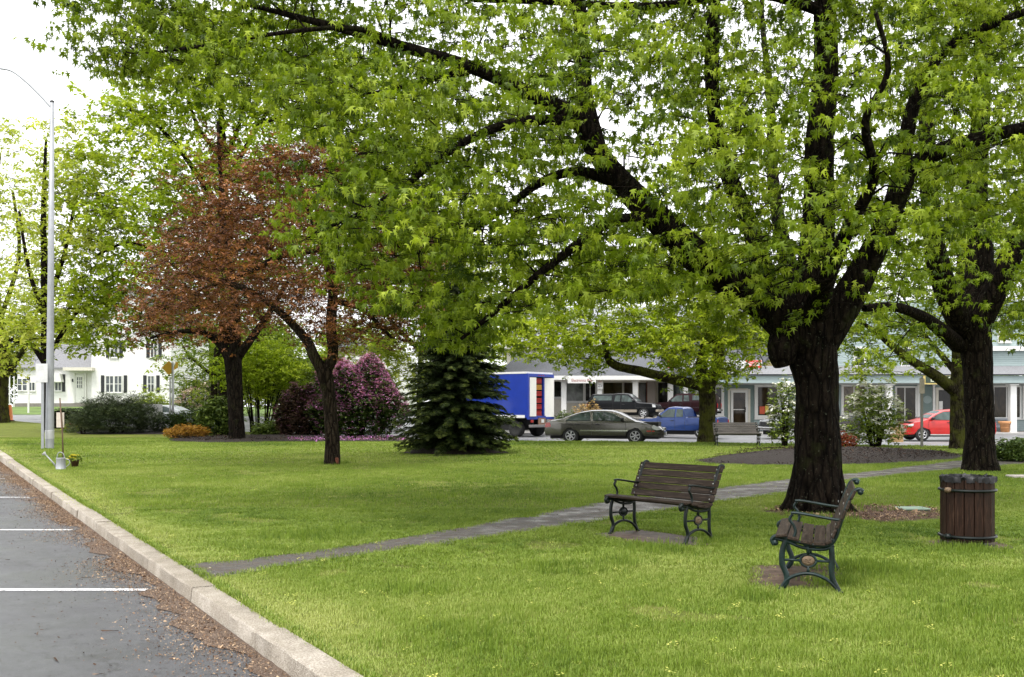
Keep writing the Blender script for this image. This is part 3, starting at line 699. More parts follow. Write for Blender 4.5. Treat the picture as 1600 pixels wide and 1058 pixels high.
# ---- big tree at the right
D = float(ground_at(1520, 735).y); TR = ground_at(1520, 735)
sk = Skel()
limb_px(sk, [(1533, 745, 36), (1532, 732, 28), (1531, 690, 22), (1530, 640, 21.5), (1528, 580, 22), (1522, 530, 25), (1514, 490, 30)], D, 6, 18)
skip = len(sk.nodes)
limb_px(sk, [(1508, 520, 20), (1470, 430, 17, -1), (1455, 340, 14, -1.5), (1450, 240, 12, -2), (1445, 120, 9, -2)], D, 4, 10)
limb_px(sk, [(1515, 520, 24), (1530, 420, 21, .3), (1525, 320, 18, .3), (1530, 220, 15, .2), (1535, 100, 12, 0), (1540, -30, 9, 0)], D, 4, 12)
limb_px(sk, [(1525, 515, 20), (1565, 430, 18, -.5), (1600, 350, 15, -.8), (1640, 250, 12, -1), (1690, 130, 9, -1)], D, 4, 10)
limb_px(sk, [(1498, 540, 13), (1450, 500, 9, -1.6), (1400, 480, 7, -2.6), (1350, 482, 5, -3.2)], D, 4, 8)
H = hubs_px([(1325, 520), (1340, 440), (1380, 300), (1400, 100), (1420, -100), (1800, -100), (1850, 300), (1760, 480), (1640, 540), (1600, 525), (1560, 520), (1490, 500), (1440, 530), (1380, 575)], 620, D, 5.5, 21, holes=1.1)
t = tree_root("maple_tree", TR, "thick dark-trunked maple at the right behind the barrel bin")
H = sk.grow(H, skip, seed=6, k=.013)
wood = sk.mesh("trunk", bark_dark, None); cr, cp = leaves_at(H, None, maple_m, maple_leaf(), 6, .13, .5, .22, 9, .75, tonev=.2, seed=9, csp=.55)
attach(t, wood, cr, twigs(H, cp, 6, bark_dark, None, r0=.006))

# ---- slimmer tree just behind it, low limb reaching left
D = 36.0; T4 = ground_at(1497, 701)
D = T4.y; sk = Skel()
limb_px(sk, [(1497, 706, 16), (1497, 690, 13), (1497, 640, 11.5), (1497, 600, 12), (1500, 560, 12), (1500, 480, 10), (1505, 380, 8), (1510, 250, 5)], D, 5, 12)
skip = 12
limb_px(sk, [(1494, 612, 10), (1462, 587, 8.5, -.6), (1430, 567, 7, -1), (1400, 545, 6, -1.3), (1370, 520, 4, -1.5), (1340, 500, 2.5, -1.6)], D, 4, 8)
limb_px(sk, [(1496, 585, 6), (1475, 560, 5, .4), (1450, 530, 3.5, .8), (1420, 490, 2.4, 1)], D, 4, 8)
T4b = ground_at(1480, 700)
H = hubs_px([(1320, 560), (1316, 500), (1340, 440), (1420, 380), (1500, 300), (1640, 320), (1700, 460), (1620, 520), (1500, 540), (1450, 575), (1400, 580), (1345, 590)], 300, D, 4.5, 31, holes=.9)
t = tree_root("street_tree", T4, "slim mossy trunk just left of the thick right-hand maple, one low limb reaching left")
H = sk.grow(H, skip, seed=7); wood = sk.mesh("trunk", bark_moss, None)
cr, cp = leaves_at(H, None, maple_m, small_pair(), 8, .17, .5, .4, 5, .35, tonev=.22, seed=12, base=.55, csp=.45)
attach(t, wood, cr, twigs(H, cp, 8, bark_moss, None, r0=.007))

# ---- mid tree in front of the blue pickup
T5 = ground_at(1105, 691); D = T5.y; sk = Skel()
limb_px(sk, [(1104, 697, 19), (1104, 688, 14.5), (1105, 660, 12.5), (1105, 620, 13), (1104, 598, 14)], D, 5, 14)
skip = len(sk.nodes)
limb_px(sk, [(1102, 605, 9), (1075, 598, 8, -.5), (1040, 590, 7.5, -.9), (1000, 580, 7, -1.2), (965, 572, 6.5, -1.4), (950, 560, 5.5, -1.5), (944, 535, 4, -1.5), (930, 510, 3, -1.4)], D, 5, 10)
limb_px(sk, [(1102, 605, 11), (1096, 570, 9.5, .3), (1105, 530, 8, .4), (1100, 480, 6, .4), (1095, 420, 4, .4)], D, 4, 10)
limb_px(sk, [(1106, 605, 11), (1122, 565, 9, -.3), (1120, 520, 7.5, -.5), (1135, 470, 5, -.7), (1150, 420, 3, -.8)], D, 4, 10)
HP = [(770, 560), (775, 520), (800, 490), (900, 430), (1000, 390), (1120, 370), (1200, 420), (1245, 470), (1225, 520), (1190, 540), (1165, 580), (1130, 600), (1085, 610), (1040, 565), (990, 545), (950, 560), (915, 585), (880, 560), (860, 575), (840, 560), (800, 555)]
H = hubs_px(HP, 560, D, 4.8, 41, holes=.8)
young = leafmat("young_maple_leaves", (.07, .11, .004), (.42, .48, .04), .45, .4, (.20, .27, .012))
t = tree_root("street_tree", T5, "mossy-trunked tree in front of the blue pickup, a low limb reaching left")
H = sk.grow(H, skip, seed=8); wood = sk.mesh("trunk", bark_moss, None)
cr, cp = leaves_at(H, None, young, small_pair(), 9, .19, .5, .35, 5, .35, tonev=.2, seed=14, base=.6, csp=.45)
attach(t, wood, cr, twigs(H, cp, 8, bark_moss, None, r0=.007))

# ---- two copper-leaved crab apples
red_m = leafmat("copper_leaves", (.04, .014, .008), (.36, .155, .07), .3, .4, (.145, .055, .026))
redg = leafmat("copper_green_leaves", (.1, .05, .015), (.25, .22, .04), .4, .4, (.17, .1, .03))
T6 = ground_at(520, 726); D = T6.y; sk = Skel()
limb_px(sk, [(518, 731, 17), (519, 722, 13), (519, 690, 11.5), (517, 650, 10.5), (512, 610, 11), (506, 575, 12.5)], D, 6, 14)
skip = len(sk.nodes)
limb_px(sk, [(507, 585, 10), (490, 555, 8.5), (478, 530, 7.5, .2), (440, 490, 6, .4), (400, 460, 5, .6), (350, 440, 4, .8), (290, 430, 2.5, .9)], D, 4, 10)
limb_px(sk, [(509, 580, 9), (520, 555, 8.5), (517, 510, 8.5, -.2), (520, 450, 7.5, -.2), (505, 390, 6, -.3), (480, 320, 4, -.3), (460, 260, 2.5, -.3)], D, 4, 10)
limb_px(sk, [(518, 470, 5, -.2), (560, 480, 4, -.5), (585, 500, 3.2, -.7), (612, 528, 2.4, -.8)], D, 4, 8)
limb_px(sk, [(505, 390, 5, -.3), (440, 400, 4.5, -.8), (390, 425, 3.5, -1.2), (320, 450, 2.5, -1.5)], D, 4, 8)
limb_px(sk, [(520, 440, 5, -.2), (570, 380, 4, .3), (620, 330, 3, .6)], D, 4, 8)
HP = [(225, 460), (230, 420), (250, 370), (290, 320), (340, 275), (400, 245), (470, 225), (560, 240), (640, 290), (680, 390), (670, 480), (630, 540), (580, 515), (530, 545), (480, 530), (430, 505), (380, 500), (320, 490), (260, 490), (225, 500)]
H = hubs_px(HP, 640, D, 3.8, 51, holes=1.5)
t = tree_root("crab_apple_tree", T6, "copper-leaved tree with a forked trunk in the open lawn, nearest of the two")
H = sk.grow(H, skip, seed=9, curl=.25); wood = sk.mesh("trunk", bark_mid, None)
cr, cp = leaves_at(H, None, red_m, small_pair(), 9, .095, .34, .55, 6, .2, tonev=.2, seed=15, base=.5, csp=.6)
mb = MB(); mb.box(-.02, .13, -.21, -.13, .02, .2, M=Matrix.Translation(T6) @ Matrix.Rotation(.3, 4, 'Z')); wd = mb.build("trunk_wound", plain("orange_heartwood", (.13, .04, .018), .9, bmp=.6, var=.5, scale=20), None, bevel=.03)
attach(t, wood, cr, twigs(H, cp, 9, bark_mid, None, r0=.005), wd)
T7 = ground_at(370, 689); D = T7.y; sk = Skel()
limb_px(sk, [(372, 693, 16), (371, 684, 13), (368, 640, 12), (366, 590, 12.5), (364, 555, 14)], D, 5, 14)
skip = len(sk.nodes)
limb_px(sk, [(360, 562, 9), (342, 535, 7), (318, 520, 5, -.4), (280, 518, 3.5, -.8), (235, 528, 2.2, -1)], D, 4, 8)
limb_px(sk, [(366, 562, 10), (368, 510, 8), (366, 450, 6), (352, 380, 4.5), (345, 280, 3.2), (340, 190, 2)], D, 4, 10)
limb_px(sk, [(370, 560, 8), (392, 530, 6.5), (420, 490, 5, .5), (450, 440, 3, .8)], D, 4, 8)
HP = [(205, 540), (195, 500), (215, 440), (260, 380), (320, 330), (400, 340), (480, 400), (500, 470), (450, 500), (400, 520), (350, 530), (300, 520), (270, 540), (235, 550)]
H = hubs_px(HP, 230, D, 4, 61, holes=1.1)
H = np.concatenate([H, hubs_px([(325, 195), (350, 180), (365, 240), (350, 330), (330, 330), (250, 290), (240, 260), (320, 270)], 26, D, 1, 62)])
t = tree_root("crab_apple_tree", T7, "copper-leaved tree with a dark straight trunk rising from the mulch bed by the orange shrub")
H = sk.grow(H, skip, seed=10, curl=.25); wood = sk.mesh("trunk", bark_dark, None)
cr, cp = leaves_at(H, None, red_m, small_pair(), 9, .13, .5, .5, 6, .2, tonev=.2, seed=16, base=.5, csp=.6)
attach(t, wood, cr, twigs(H, cp, 9, bark_dark, None, r0=.007))

# ---- tall green trees behind
def back_tree(name, base, d, poly, n, label, mat, limbs, bark, size=.28, per=8, spread=.9, dsp=5, seed=70, holes=.6, clus=5, droop=.35, group=None, k=.012, base_tone=.5):
    loc = Vector(((base[0] - CX) / F * d, d, float(lawn_z((base[0] - CX) / F * d, d)) if d < 70 else float(quad((base[0] - CX) / F * d, d))))
    sk = Skel()
    for i, lm in enumerate(limbs):
        limb_px(sk, lm, d, 4, 10)
    H = hubs_px(poly, n, d, dsp, seed, holes=holes)
    H = sk.grow(H, 3, seed=seed, k=k); t = tree_root(name, loc, label, group=group)
    wood = sk.mesh("trunk", bark, None); cr, cp = leaves_at(H, None, mat, small_pair(), per, size, spread, .4, clus, droop, tonev=.2, seed=seed, base=base_tone, csp=.5)
    attach(t, wood, cr, twigs(H, cp, per, bark, None, r0=.01)); return t
gA = leafmat("fresh_green_leaves", (.08, .13, .005), (.42, .49, .05), .45, .4, (.21, .29, .014))
gY = leafmat("yellow_green_leaves", (.2, .25, .02), (.55, .56, .14), .5, .45, (.36, .42, .06))
gM = leafmat("mid_green_leaves", (.06, .11, .01), (.30, .36, .05), .4, .4, (.15, .21, .02))
back_tree("maple_tree", (350, 0), 56, [(100, 495), (130, 440), (150, 360), (120, 300), (140, 200), (200, 130), (240, 60), (330, 10), (430, 20), (520, 60), (640, 130), (720, 250), (700, 400), (640, 470), (540, 470), (430, 430), (330, 480), (290, 525), (230, 520), (170, 545), (120, 545)], 880,
          "tall green maple rising behind the copper-leaved trees", gA,
          [[(352, 676, 12), (352, 600, 10), (352, 500, 9), (352, 400, 8), (350, 300, 7), (350, 250, 6), (345, 160, 4), (350, 80, 2)], [(352, 340, 6), (300, 260, 4, -1), (250, 200, 2.5, -2), (200, 170, 1.5, -2)], [(351, 290, 5), (390, 220, 3.5, 1), (440, 140, 2.2, 2)],
           [(352, 420, 6), (270, 400, 4, -1), (200, 380, 2.5, -2), (150, 400, 1.5, -2)], [(352, 480, 6), (280, 480, 4, -2), (210, 500, 2.5, -3)], [(352, 400, 6), (450, 340, 4, -1), (560, 280, 2.5, -2)], [(350, 250, 4), (310, 200, 3), (290, 140, 2)], [(352, 250, 4), (375, 190, 3), (385, 130, 2)]], bark_dark, .32, 8, .95, 6.5, 71, base_tone=.62)
back_tree("elm_tree", (75, 0), 55.7, [(30, 540), (20, 470), (40, 380), (60, 250), (75, 170), (110, 200), (160, 290), (190, 400), (180, 480), (160, 530), (110, 520), (70, 550)], 230,
          "thin yellow-green tree standing directly behind the tall lamp post", gY,
          [[(74, 677, 9), (74, 600, 8), (72, 540, 7.5), (70, 450, 6), (68, 330, 4), (72, 220, 2)], [(73, 570, 6), (50, 540, 4.5), (15, 530, 3), (-20, 520, 2)], [(71, 480, 5), (100, 400, 3), (120, 300, 2)], [(71, 500, 4.5), (45, 420, 3), (30, 330, 2)], [(74, 560, 4), (110, 500, 3), (140, 470, 2)]], bark_dark, .26, 6, .8, 4, 72, .9, base_tone=.55)
back_tree("elm_tree", (4, 0), 67.5, [(-90, 560), (-100, 300), (-60, 210), (10, 190), (45, 300), (70, 420), (90, 500), (60, 560), (30, 590), (-20, 585)], 290,
          "sparse yellow-green tree with a mossy trunk at the far left edge", gY,
          [[(3, 664, 13), (3, 640, 10.5), (2, 600, 10), (5, 560, 9), (-5, 470, 6), (-10, 350, 4), (0, 240, 2)], [(6, 590, 6), (25, 565, 4.5), (45, 530, 3), (60, 480, 2)], [(0, 540, 5), (-30, 450, 4), (-50, 350, 2)], [(0, 500, 4), (30, 400, 3), (20, 300, 2)]], bark_moss, .26, 6, .9, 4.5, 73, .8, base_tone=.55)
back_tree("maple_tree", (660, 0), 62, [(560, 560), (560, 470), (600, 400), (680, 340), (780, 380), (830, 440), (800, 520), (740, 560), (680, 620), (600, 625), (585, 590)], 300,
          "bright yellow-green tree standing behind the dark spruce", gY,
          [[(655, 672, 4), (655, 600, 3.6), (660, 520, 3.5), (670, 440, 4), (690, 370, 2)], [(658, 550, 4), (610, 500, 3), (585, 460, 2)], [(662, 500, 4), (720, 460, 3), (770, 430, 2)]], bark_mid, .26, 8, .85, 4.5, 74, .7, base_tone=.35)
back_tree("maple_tree", (300, 0), 74, [(272, 620), (270, 560), (290, 500), (350, 470), (430, 470), (480, 520), (490, 600), (440, 640), (330, 632)], 210,
          "rounded green tree beyond the parked white car", gM,
          [[(335, 650, 6), (335, 600, 5), (340, 540, 4), (345, 500, 2)], [(337, 590, 3), (300, 560, 2), (285, 540, 1.5)], [(338, 570, 3), (400, 530, 2), (440, 510, 1.5)]], bark_mid, .28, 8, .95, 4, 75, .7, base_tone=.55)
# ------------------------------------------------------------------ spruce, shrubs, hedges
def needles_spray():
    """a flat spruce branchlet: a stout axis with side shoots, each a narrow brush of needles"""
    r = np.random.default_rng(3); vs = []; fs = []
    def brush(o, d, L, w):
        s_ = np.array([-d[1], d[0], 0]); s_ = s_ / (np.linalg.norm(s_) + 1e-9)
        for a in (0, 1):
            t_ = s_ if a == 0 else np.array([0, 0, 1.0]); k = len(vs)
            vs.extend([o, o + d * L * .35 + t_ * w, o + d * L, o + d * L * .35 - t_ * w]); fs.append((k, k + 1, k + 2, k + 3))
        for q in range(5):
            u = .2 + .16 * q; k = len(vs); sg = (-1) ** q; c = o + d * L * u
            vs.extend([c, c + d * L * .1, c + d * L * .22 + s_ * sg * w * 2.1 + np.array([0, 0, r.uniform(-.02, .06)])]); fs.append((k, k + 1, k + 2))
    brush(np.zeros(3), np.array([1, 0, 0.0]), 1.05, .075)
    for q, (u, a, L) in enumerate(((.12, .8, .5), (.12, -.8, .5), (.36, .75, .48), (.36, -.75, .48), (.6, .7, .38), (.6, -.7, .38))):
        brush(np.array([u, 0, 0]), np.array([math.cos(a), math.sin(a), -.12]), L, .06)
    return vs, fs
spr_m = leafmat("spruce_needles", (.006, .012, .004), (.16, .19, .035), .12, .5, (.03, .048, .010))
T8 = SPR; D8 = T8.y; sk = Skel()
Ht = 5.9
sk.limb([T8 + Vector((0, 0, -.05)), T8 + Vector((0, 0, 2.5)), T8 + Vector((.05, 0, 4.6)), T8 + Vector((.05, 0, Ht))], [.13, .1, .05, .012], 6, 10)
pos = []; az = []; dr = []; sc = []; tn = []
h = .35
while h < Ht - .1:
    t = 1 - h / Ht; Rr = (.12 + 2.0 * t ** .62) * (.75 + .25 * min(1, h / .8)); nb = max(6, int(12 * t + 6)); off = random.uniform(0, 6)
    for k in range(nb):
        a = off + k * 6.283 / nb + random.uniform(-.2, .2); L = Rr * random.uniform(.72, 1.12); dx, dy = math.cos(a), math.sin(a); drp = random.uniform(-.05, .12) + .18 * t
        o = T8 + Vector((0, 0, h)); pts = [o, o + Vector((dx * L * .5, dy * L * .5, -drp * L * .5 + .06 * L)), o + Vector((dx * L, dy * L, -drp * L + .08 * L))]
        sk.paths.append(([tuple(p) for p in pts], [.02 * t + .008, .012, .005], 4))
        ns = max(4, int(L / .058))
        for j in range(ns):
            u = (j + .6) / ns; q = pts[0].lerp(pts[2], u) + Vector((0, 0, .05 * L * math.sin(u * 3.14) - .02))
            for s_ in ((-1, 1) if j < ns - 1 else (-1, 1, 0)):
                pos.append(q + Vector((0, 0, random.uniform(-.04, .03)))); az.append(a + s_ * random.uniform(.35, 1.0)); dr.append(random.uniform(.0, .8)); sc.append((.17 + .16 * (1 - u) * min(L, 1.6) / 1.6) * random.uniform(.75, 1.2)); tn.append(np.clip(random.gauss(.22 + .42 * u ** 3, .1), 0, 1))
    h += random.uniform(.15, .21)
pos = np.array([tuple(p) for p in pos]); az = np.array(az); dr = np.array(dr); N = len(pos)
t = tree_root("spruce_tree", T8, "dark green spruce on its small mulch mound in front of the blue box truck")
wood = sk.mesh("trunk", bark_mid, None, 0)
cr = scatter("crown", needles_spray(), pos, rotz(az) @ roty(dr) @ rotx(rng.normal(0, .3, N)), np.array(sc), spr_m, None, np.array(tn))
attach(t, wood, cr)

def bush(name, px, py, d, w, h, dep, label, mat, n, leaf, size, cat="shrub", group=None, fl=None, fln=0, flsize=.06, stems=9, bark=bark_mid, low=.05, seed=1, clus=5, droop=.1, zf=None, flmul=1, hollow=.35, per=1, spread=.12, flat=.7, base=.45, tonev=.16, top=1.0, ftop=0):
    """rounded shrub: stems fan out from the base, leaves fill an uneven dome; fl = flower material"""
    r = np.random.default_rng(seed)
    z0 = float(lawn_z((px - CX) / F * d, d)) if zf is None else zf
    c = Vector(((px - CX) / F * d, d, z0)); t = empty(name, c, 0, label, cat, group)
    def shell(k, inner):
        u = r.normal(0, 1, (k, 3)); u[:, 2] = np.abs(u[:, 2]) * 1.0; u /= np.linalg.norm(u, axis=1, keepdims=True)
        rad = inner + (1 - inner) * r.random(k) ** .45
        lump = 1 + .08 * np.sin(u[:, 0] * 5 + seed) * np.cos(u[:, 1] * 4 + u[:, 2] * 5 + seed * 2) + .07 * np.sin(u[:, 0] * 11 + u[:, 2] * 9 + seed)
        q = u.copy(); q[:, 2] = q[:, 2] ** .72; q = q * (rad * lump)[:, None] * np.array([w / 2, dep / 2, h * top]); 
        q[:, :2] *= (.72 + .28 * np.clip(q[:, 2:3] / (h * .35), 0, 1)); q[:, 2] = low * h + q[:, 2] * (1 - low); return q, u
    H, u = shell(n, hollow)
    sk = Skel()
    for k in range(stems):
        a = r.uniform(0, 6.28); e = r.uniform(.3, .85); q = Vector((math.cos(a) * w * .5 * e * .8, math.sin(a) * dep * .5 * e * .8, h * r.uniform(.55, .85)))
        s0 = Vector((math.cos(a) * w * .06, math.sin(a) * dep * .06, -.05))
        sk.limb([s0, s0.lerp(q, .45) + Vector((0, 0, h * .1)), q], [.012 + .012 * h, .01 + .006 * h, .006], 4, 6)
    g_ = sk.mesh("stem", bark, t, 0)
    o, _ = leaves_at(H, t, mat, leaf, per, size, spread * size * 8 if per > 1 else size * .5, flat, clus, droop, name="foliage", tonev=tonev, seed=seed, base=base)
    if fl is not None:
        q, u = shell(fln, .9); k = (u[:, 2] > ftop) | (r.random(fln) < .35); q = q[k]
        fo, _ = leaves_at(q * np.array([1.02, 1.02, 1.02]), t, fl, small_leaf(), 1, flsize, flsize * .3, .8, int(7 * flmul), -.1, name="blossom", tonev=.25, seed=seed + 50, csp=.5 if flmul < 2 else .4)
    return t
yew_m = leafmat("dark_pine_needles", (.012, .022, .01), (.17, .2, .1), .15, .5, (.055, .075, .035))
box_m = leafmat("clipped_box_leaves", (.012, .028, .006), (.13, .19, .035), .2, .45, (.045, .08, .015))
rho_m = leafmat("rhododendron_leaves", (.012, .025, .005), (.18, .24, .05), .25, .4, (.055, .09, .016))
dark_rho = leafmat("dull_bronze_leaves", (.015, .008, .005), (.15, .09, .055), .25, .5, (.05, .032, .02))
pinkfl = leafmat("magenta_blossom", (.26, .07, .19), (.70, .36, .60), .3, .5, (.50, .19, .40))
whitefl = leafmat("cream_blossom", (.72, .71, .62), (.92, .9, .87), .1, .5)
rho_w = leafmat("fresh_rhododendron_leaves", (.03, .05, .008), (.30, .38, .07), .3, .45, (.12, .17, .025))
orange_m = leafmat("orange_bronze_leaves", (.2, .1, .02), (.55, .34, .06), .35, .5, (.38, .2, .04))
tan_m = leafmat("dry_tan_leaves", (.25, .16, .06), (.6, .42, .2), .3, .6)
def needle_leaf(): return [(0, -.05, 0), (0, .05, 0), (1, .02, .02), (1, -.02, .02)], [(0, 1, 2, 3)]
bush("pine_shrub", 182, 0, 53.6, 4.3, 1.95, 2.6, "broad dark needled shrub in front of the white house", yew_m, 2600, needle_leaf(), .26, seed=2, clus=8, droop=-.9, hollow=.3, stems=14, base=.4)
bush("pine_shrub", 130, 0, 53.0, 1.6, 1.0, 1.4, "small grey-green needled shrub at the left foot of the broad dark one", yew_m, 500, needle_leaf(), .2, seed=3, clus=7, droop=-.7, base=.6)
bush("clipped_shrub", 265, 0, 55.5, 2.0, 1.05, 1.8, "round dark green clipped shrub right of the broad needled one", box_m, 1800, small_leaf(), .09, seed=4, hollow=.6)
bush("clipped_shrub", 298, 0, 56, 2.0, 1.15, 1.8, "olive green clipped shrub in front of the white car", box_m, 1800, small_leaf(), .09, seed=5, hollow=.6, base=.65)
bush("orange_shrub", 292, 0, 47.5, 2.0, .62, 1.2, "low orange-bronze shrub left of the dark straight trunk", orange_m, 900, small_leaf(), .11, seed=6, base=.5)
bush("rhododendron", 342, 0, 49.5, 2.0, 1.9, 1.8, "broad-leaved green shrub just left of the dark straight trunk", rho_m, 1500, small_leaf(), .16, seed=7, base=.6, fl=whitefl, fln=8, flsize=.1, ftop=.8)
bush("leafy_shrub", 425, 0, 49, 1.9, .8, 1.6, "low broad-leaved green shrub under the bare-stemmed one", rho_m, 500, small_leaf(), .17, seed=17, base=.75)
# multi-stemmed shrub, leafy on top
def stemmy(px, d, w, h, label, seed, mat, n=330, stems=22):
    r = np.random.default_rng(seed); c = Vector(((px - CX) / F * d, d, float(lawn_z((px - CX) / F * d, d)))); sk = Skel()
    for k in range(stems):
        a = r.uniform(0, 6.28); e = r.uniform(.2, 1); q = Vector((math.cos(a) * w * .5 * e, math.sin(a) * w * .35 * e, h * r.uniform(.7, .95))); s0 = Vector((math.cos(a) * w * .1, math.sin(a) * w * .08, -.05))
        sk.limb([c + s0, c + s0.lerp(q, .4) + Vector((0, 0, h * .12)), c + q], [.035, .024, .01], 4, 6)
    u = r.normal(0, 1, (n, 3)); u /= np.linalg.norm(u, axis=1, keepdims=True); u *= (r.random(n) ** .4)[:, None]
    H = np.array(c) + u * np.array([w * .56, w * .4, h * .32]) + np.array([0, 0, h * .72])
    H = sk.grow(H, 3, seed=seed); t = tree_root("tall_shrub", c, label, "shrub"); wood = sk.mesh("stem", bark_dark, None, 0)
    cr, cp = leaves_at(H, None, mat, small_pair(), 6, .14, .32, .5, 5, .3, name="foliage", tonev=.18, seed=seed, base=.5, csp=.5); attach(t, wood, cr); return t
stemmy(405, 50.5, 3.9, 4.6, "tall many-stemmed green shrub right of the dark straight trunk", 81, gA)
stemmy(462, 53, 3.0, 3.6, "dull many-stemmed shrub left of the magenta rhododendron", 82, gM, 200, 14)
bush("rhododendron", 470, 0, 47.8, 2.4, 2.5, 2.0, "bronze-leaved shrub with sparse pink blossom left of the forked trunk", dark_rho, 3400, small_leaf(), .14, seed=8, fl=pinkfl, fln=420, flsize=.06, stems=10, hollow=.3)
bush("rhododendron", 556, 0, 47.5, 4.6, 3.6, 3.0, "large rhododendron covered in magenta pink blossom", rho_m, 9000, small_leaf(), .14, seed=9, fl=pinkfl, fln=5200, flsize=.08, stems=14, base=.3, ftop=.22, flmul=1.1)
q = rnd_in(pix_poly([(450, 686), (540, 683), (640, 686), (640, 692), (540, 693), (450, 692)]), 1800)
tag(bits("fallen_petals", q, .045, leafmat("fallen_magenta_petals", (.22, .05, .22), (.55, .25, .5), .2, .7), lawn_z, None, .5, .14), "magenta petals fallen under the large rhododendron", "petals")
tag(bits("fallen_petals", rnd_in(BEDL, 3000), .06, chm, lawn_z, None, .6, .12), "dark mulch chips of the long left bed", "mulch")
bush("rhododendron", 1368, 0, 37.8, 2.35, 2.35, 2.0, "white-flowering rhododendron on the oval mulch bed right of the big trunk", rho_w, 1250, small_leaf(), .12, seed=10, fl=whitefl, fln=80, flsize=.14, stems=14, flmul=2.2, hollow=.15, base=.65)
bush("rhododendron", 1226, 0, 38.5, 1.15, 2.6, 1.2, "white-flowering rhododendron half hidden behind the big trunk on its left", rho_w, 600, small_leaf(), .12, seed=11, fl=whitefl, fln=42, flsize=.14, stems=8, flmul=2.2, hollow=.25, base=.55)
bush("azalea", 1318, 0, 36.3, .9, .6, .8, "small red-leaved azalea low beside the big trunk", leafmat("red_azalea_leaves", (.12, .02, .01), (.45, .12, .05), .3, .5), 260, small_leaf(), .09, seed=12)
bush("juniper", 1600, 0, 29.3, 2.1, .62, 1.6, "low spreading green juniper at the right edge", box_m, 1500, small_leaf(), .1, seed=13, base=.7, hollow=.4)
bush("shop_shrub", 884, 0, 55.3, 1.5, 1.25, 1.0, "olive green shrub beside the open truck door under the shop window", rho_m, 700, small_leaf(), .12, seed=14, base=.65, zf=.1)
bush("dry_shrub", 918, 0, 56.3, 2.0, 1.75, 1.2, "tan twiggy shrub under the electronics sign", tan_m, 800, small_leaf(), .1, seed=15, zf=.1)
bush("lilac_shrub", 322, 0, 80, 4.6, 2.6, 2.4, "pale pink flowering shrub beyond the white car", rho_m, 1300, small_leaf(), .2, seed=16, fl=leafmat("pale_pink_blossom", (.5, .33, .35), (.8, .62, .62), .4, .6), fln=700, flsize=.15, zf=.9, base=.6)
bush("garden_shrub", 238, 0, 82, 3.4, 1.7, 1.6, "yellow-green shrub against the white house wall", gM, 700, small_leaf(), .2, seed=18, zf=1.0, base=.9)
def hedge(px0, px1, d, h, label, seed, z0=None):
    r = np.random.default_rng(seed); x0 = (px0 - CX) / F * d; x1 = (px1 - CX) / F * d; z = float(lawn_z((px0 - CX) / F * d, d)) if z0 is None else z0
    t = empty("hedge", ((x0 + x1) / 2, d, z), 0, label, "hedge"); w = x1 - x0; n = int(w * 700)
    q = r.uniform(-.5, .5, (n, 3)); m = np.argmax(np.abs(q), 1); 
    for i in range(n):
        if r.random() < .8 : q[i, m[i]] = np.sign(q[i, m[i]]) * (.5 - abs(r.normal(0, .03)))
    H = q * np.array([w, 1.0, h]) + np.array([0, 0, h * .5]); H = H[H[:, 2] > .02]
    leaves_at(H, t, box_m, small_leaf(), 1, .09, .04, .8, 5, 0, name="foliage", tonev=.15, seed=seed, base=.3)
    m_ = MB(); m_.box(-w / 2 + .12, w / 2 - .12, -.38, .38, 0, h - .12); m_.build("twig_core", bark_dark, t); return t
hedge(84, 140, 60.5, 1.15, "long dark clipped hedge below the white house door", 91)
# clumps of leafy plants at the hedge foot
bush("flower_clump", 112, 0, 55, .9, .5, .6, "small red and green plants at the foot of the dark hedge", gA, 200, small_leaf(), .1, seed=92, fl=leafmat("red_blossom", (.3, .03, .02), (.6, .1, .05), .2, .6), fln=40, flsize=.06)

# a far belt of trees closing the view beyond the houses
def far_trees(name, x0, x1, d, h, n, label, mat, seed):
    r = np.random.default_rng(seed); xs = np.linspace(x0, x1, 14); H = []
    for x in xs:
        hh = h * r.uniform(.7, 1.1); k = n // 14; u = r.normal(0, 1, (k, 3)); u /= np.linalg.norm(u, axis=1, keepdims=True); u *= (r.random(k) ** .35)[:, None]
        H.append(np.array([x + r.normal(0, 2), d + r.normal(0, 4), 1.4 + hh * .55]) + u * np.array([(x1 - x0) / 20, 4, hh * .5]))
    H = np.concatenate(H); o, _ = leaves_at(H, None, mat, small_pair(), 6, .5, 1.0, .5, 5, .3, name=name, tonev=.2, seed=seed)
    return tag(o, label, "trees", None, "stuff")
far_trees("far_trees", -75, -48, 118, 11, 900, "hazy green trees far behind the white house on the left", gM, 95)
far_trees("far_trees", -34, -12, 112, 9, 1000, "green trees far behind the copper-leaved trees", gA, 96)
far_trees("far_trees", -6, 60, 120, 10, 1400, "green trees far behind the shops", gA, 97)
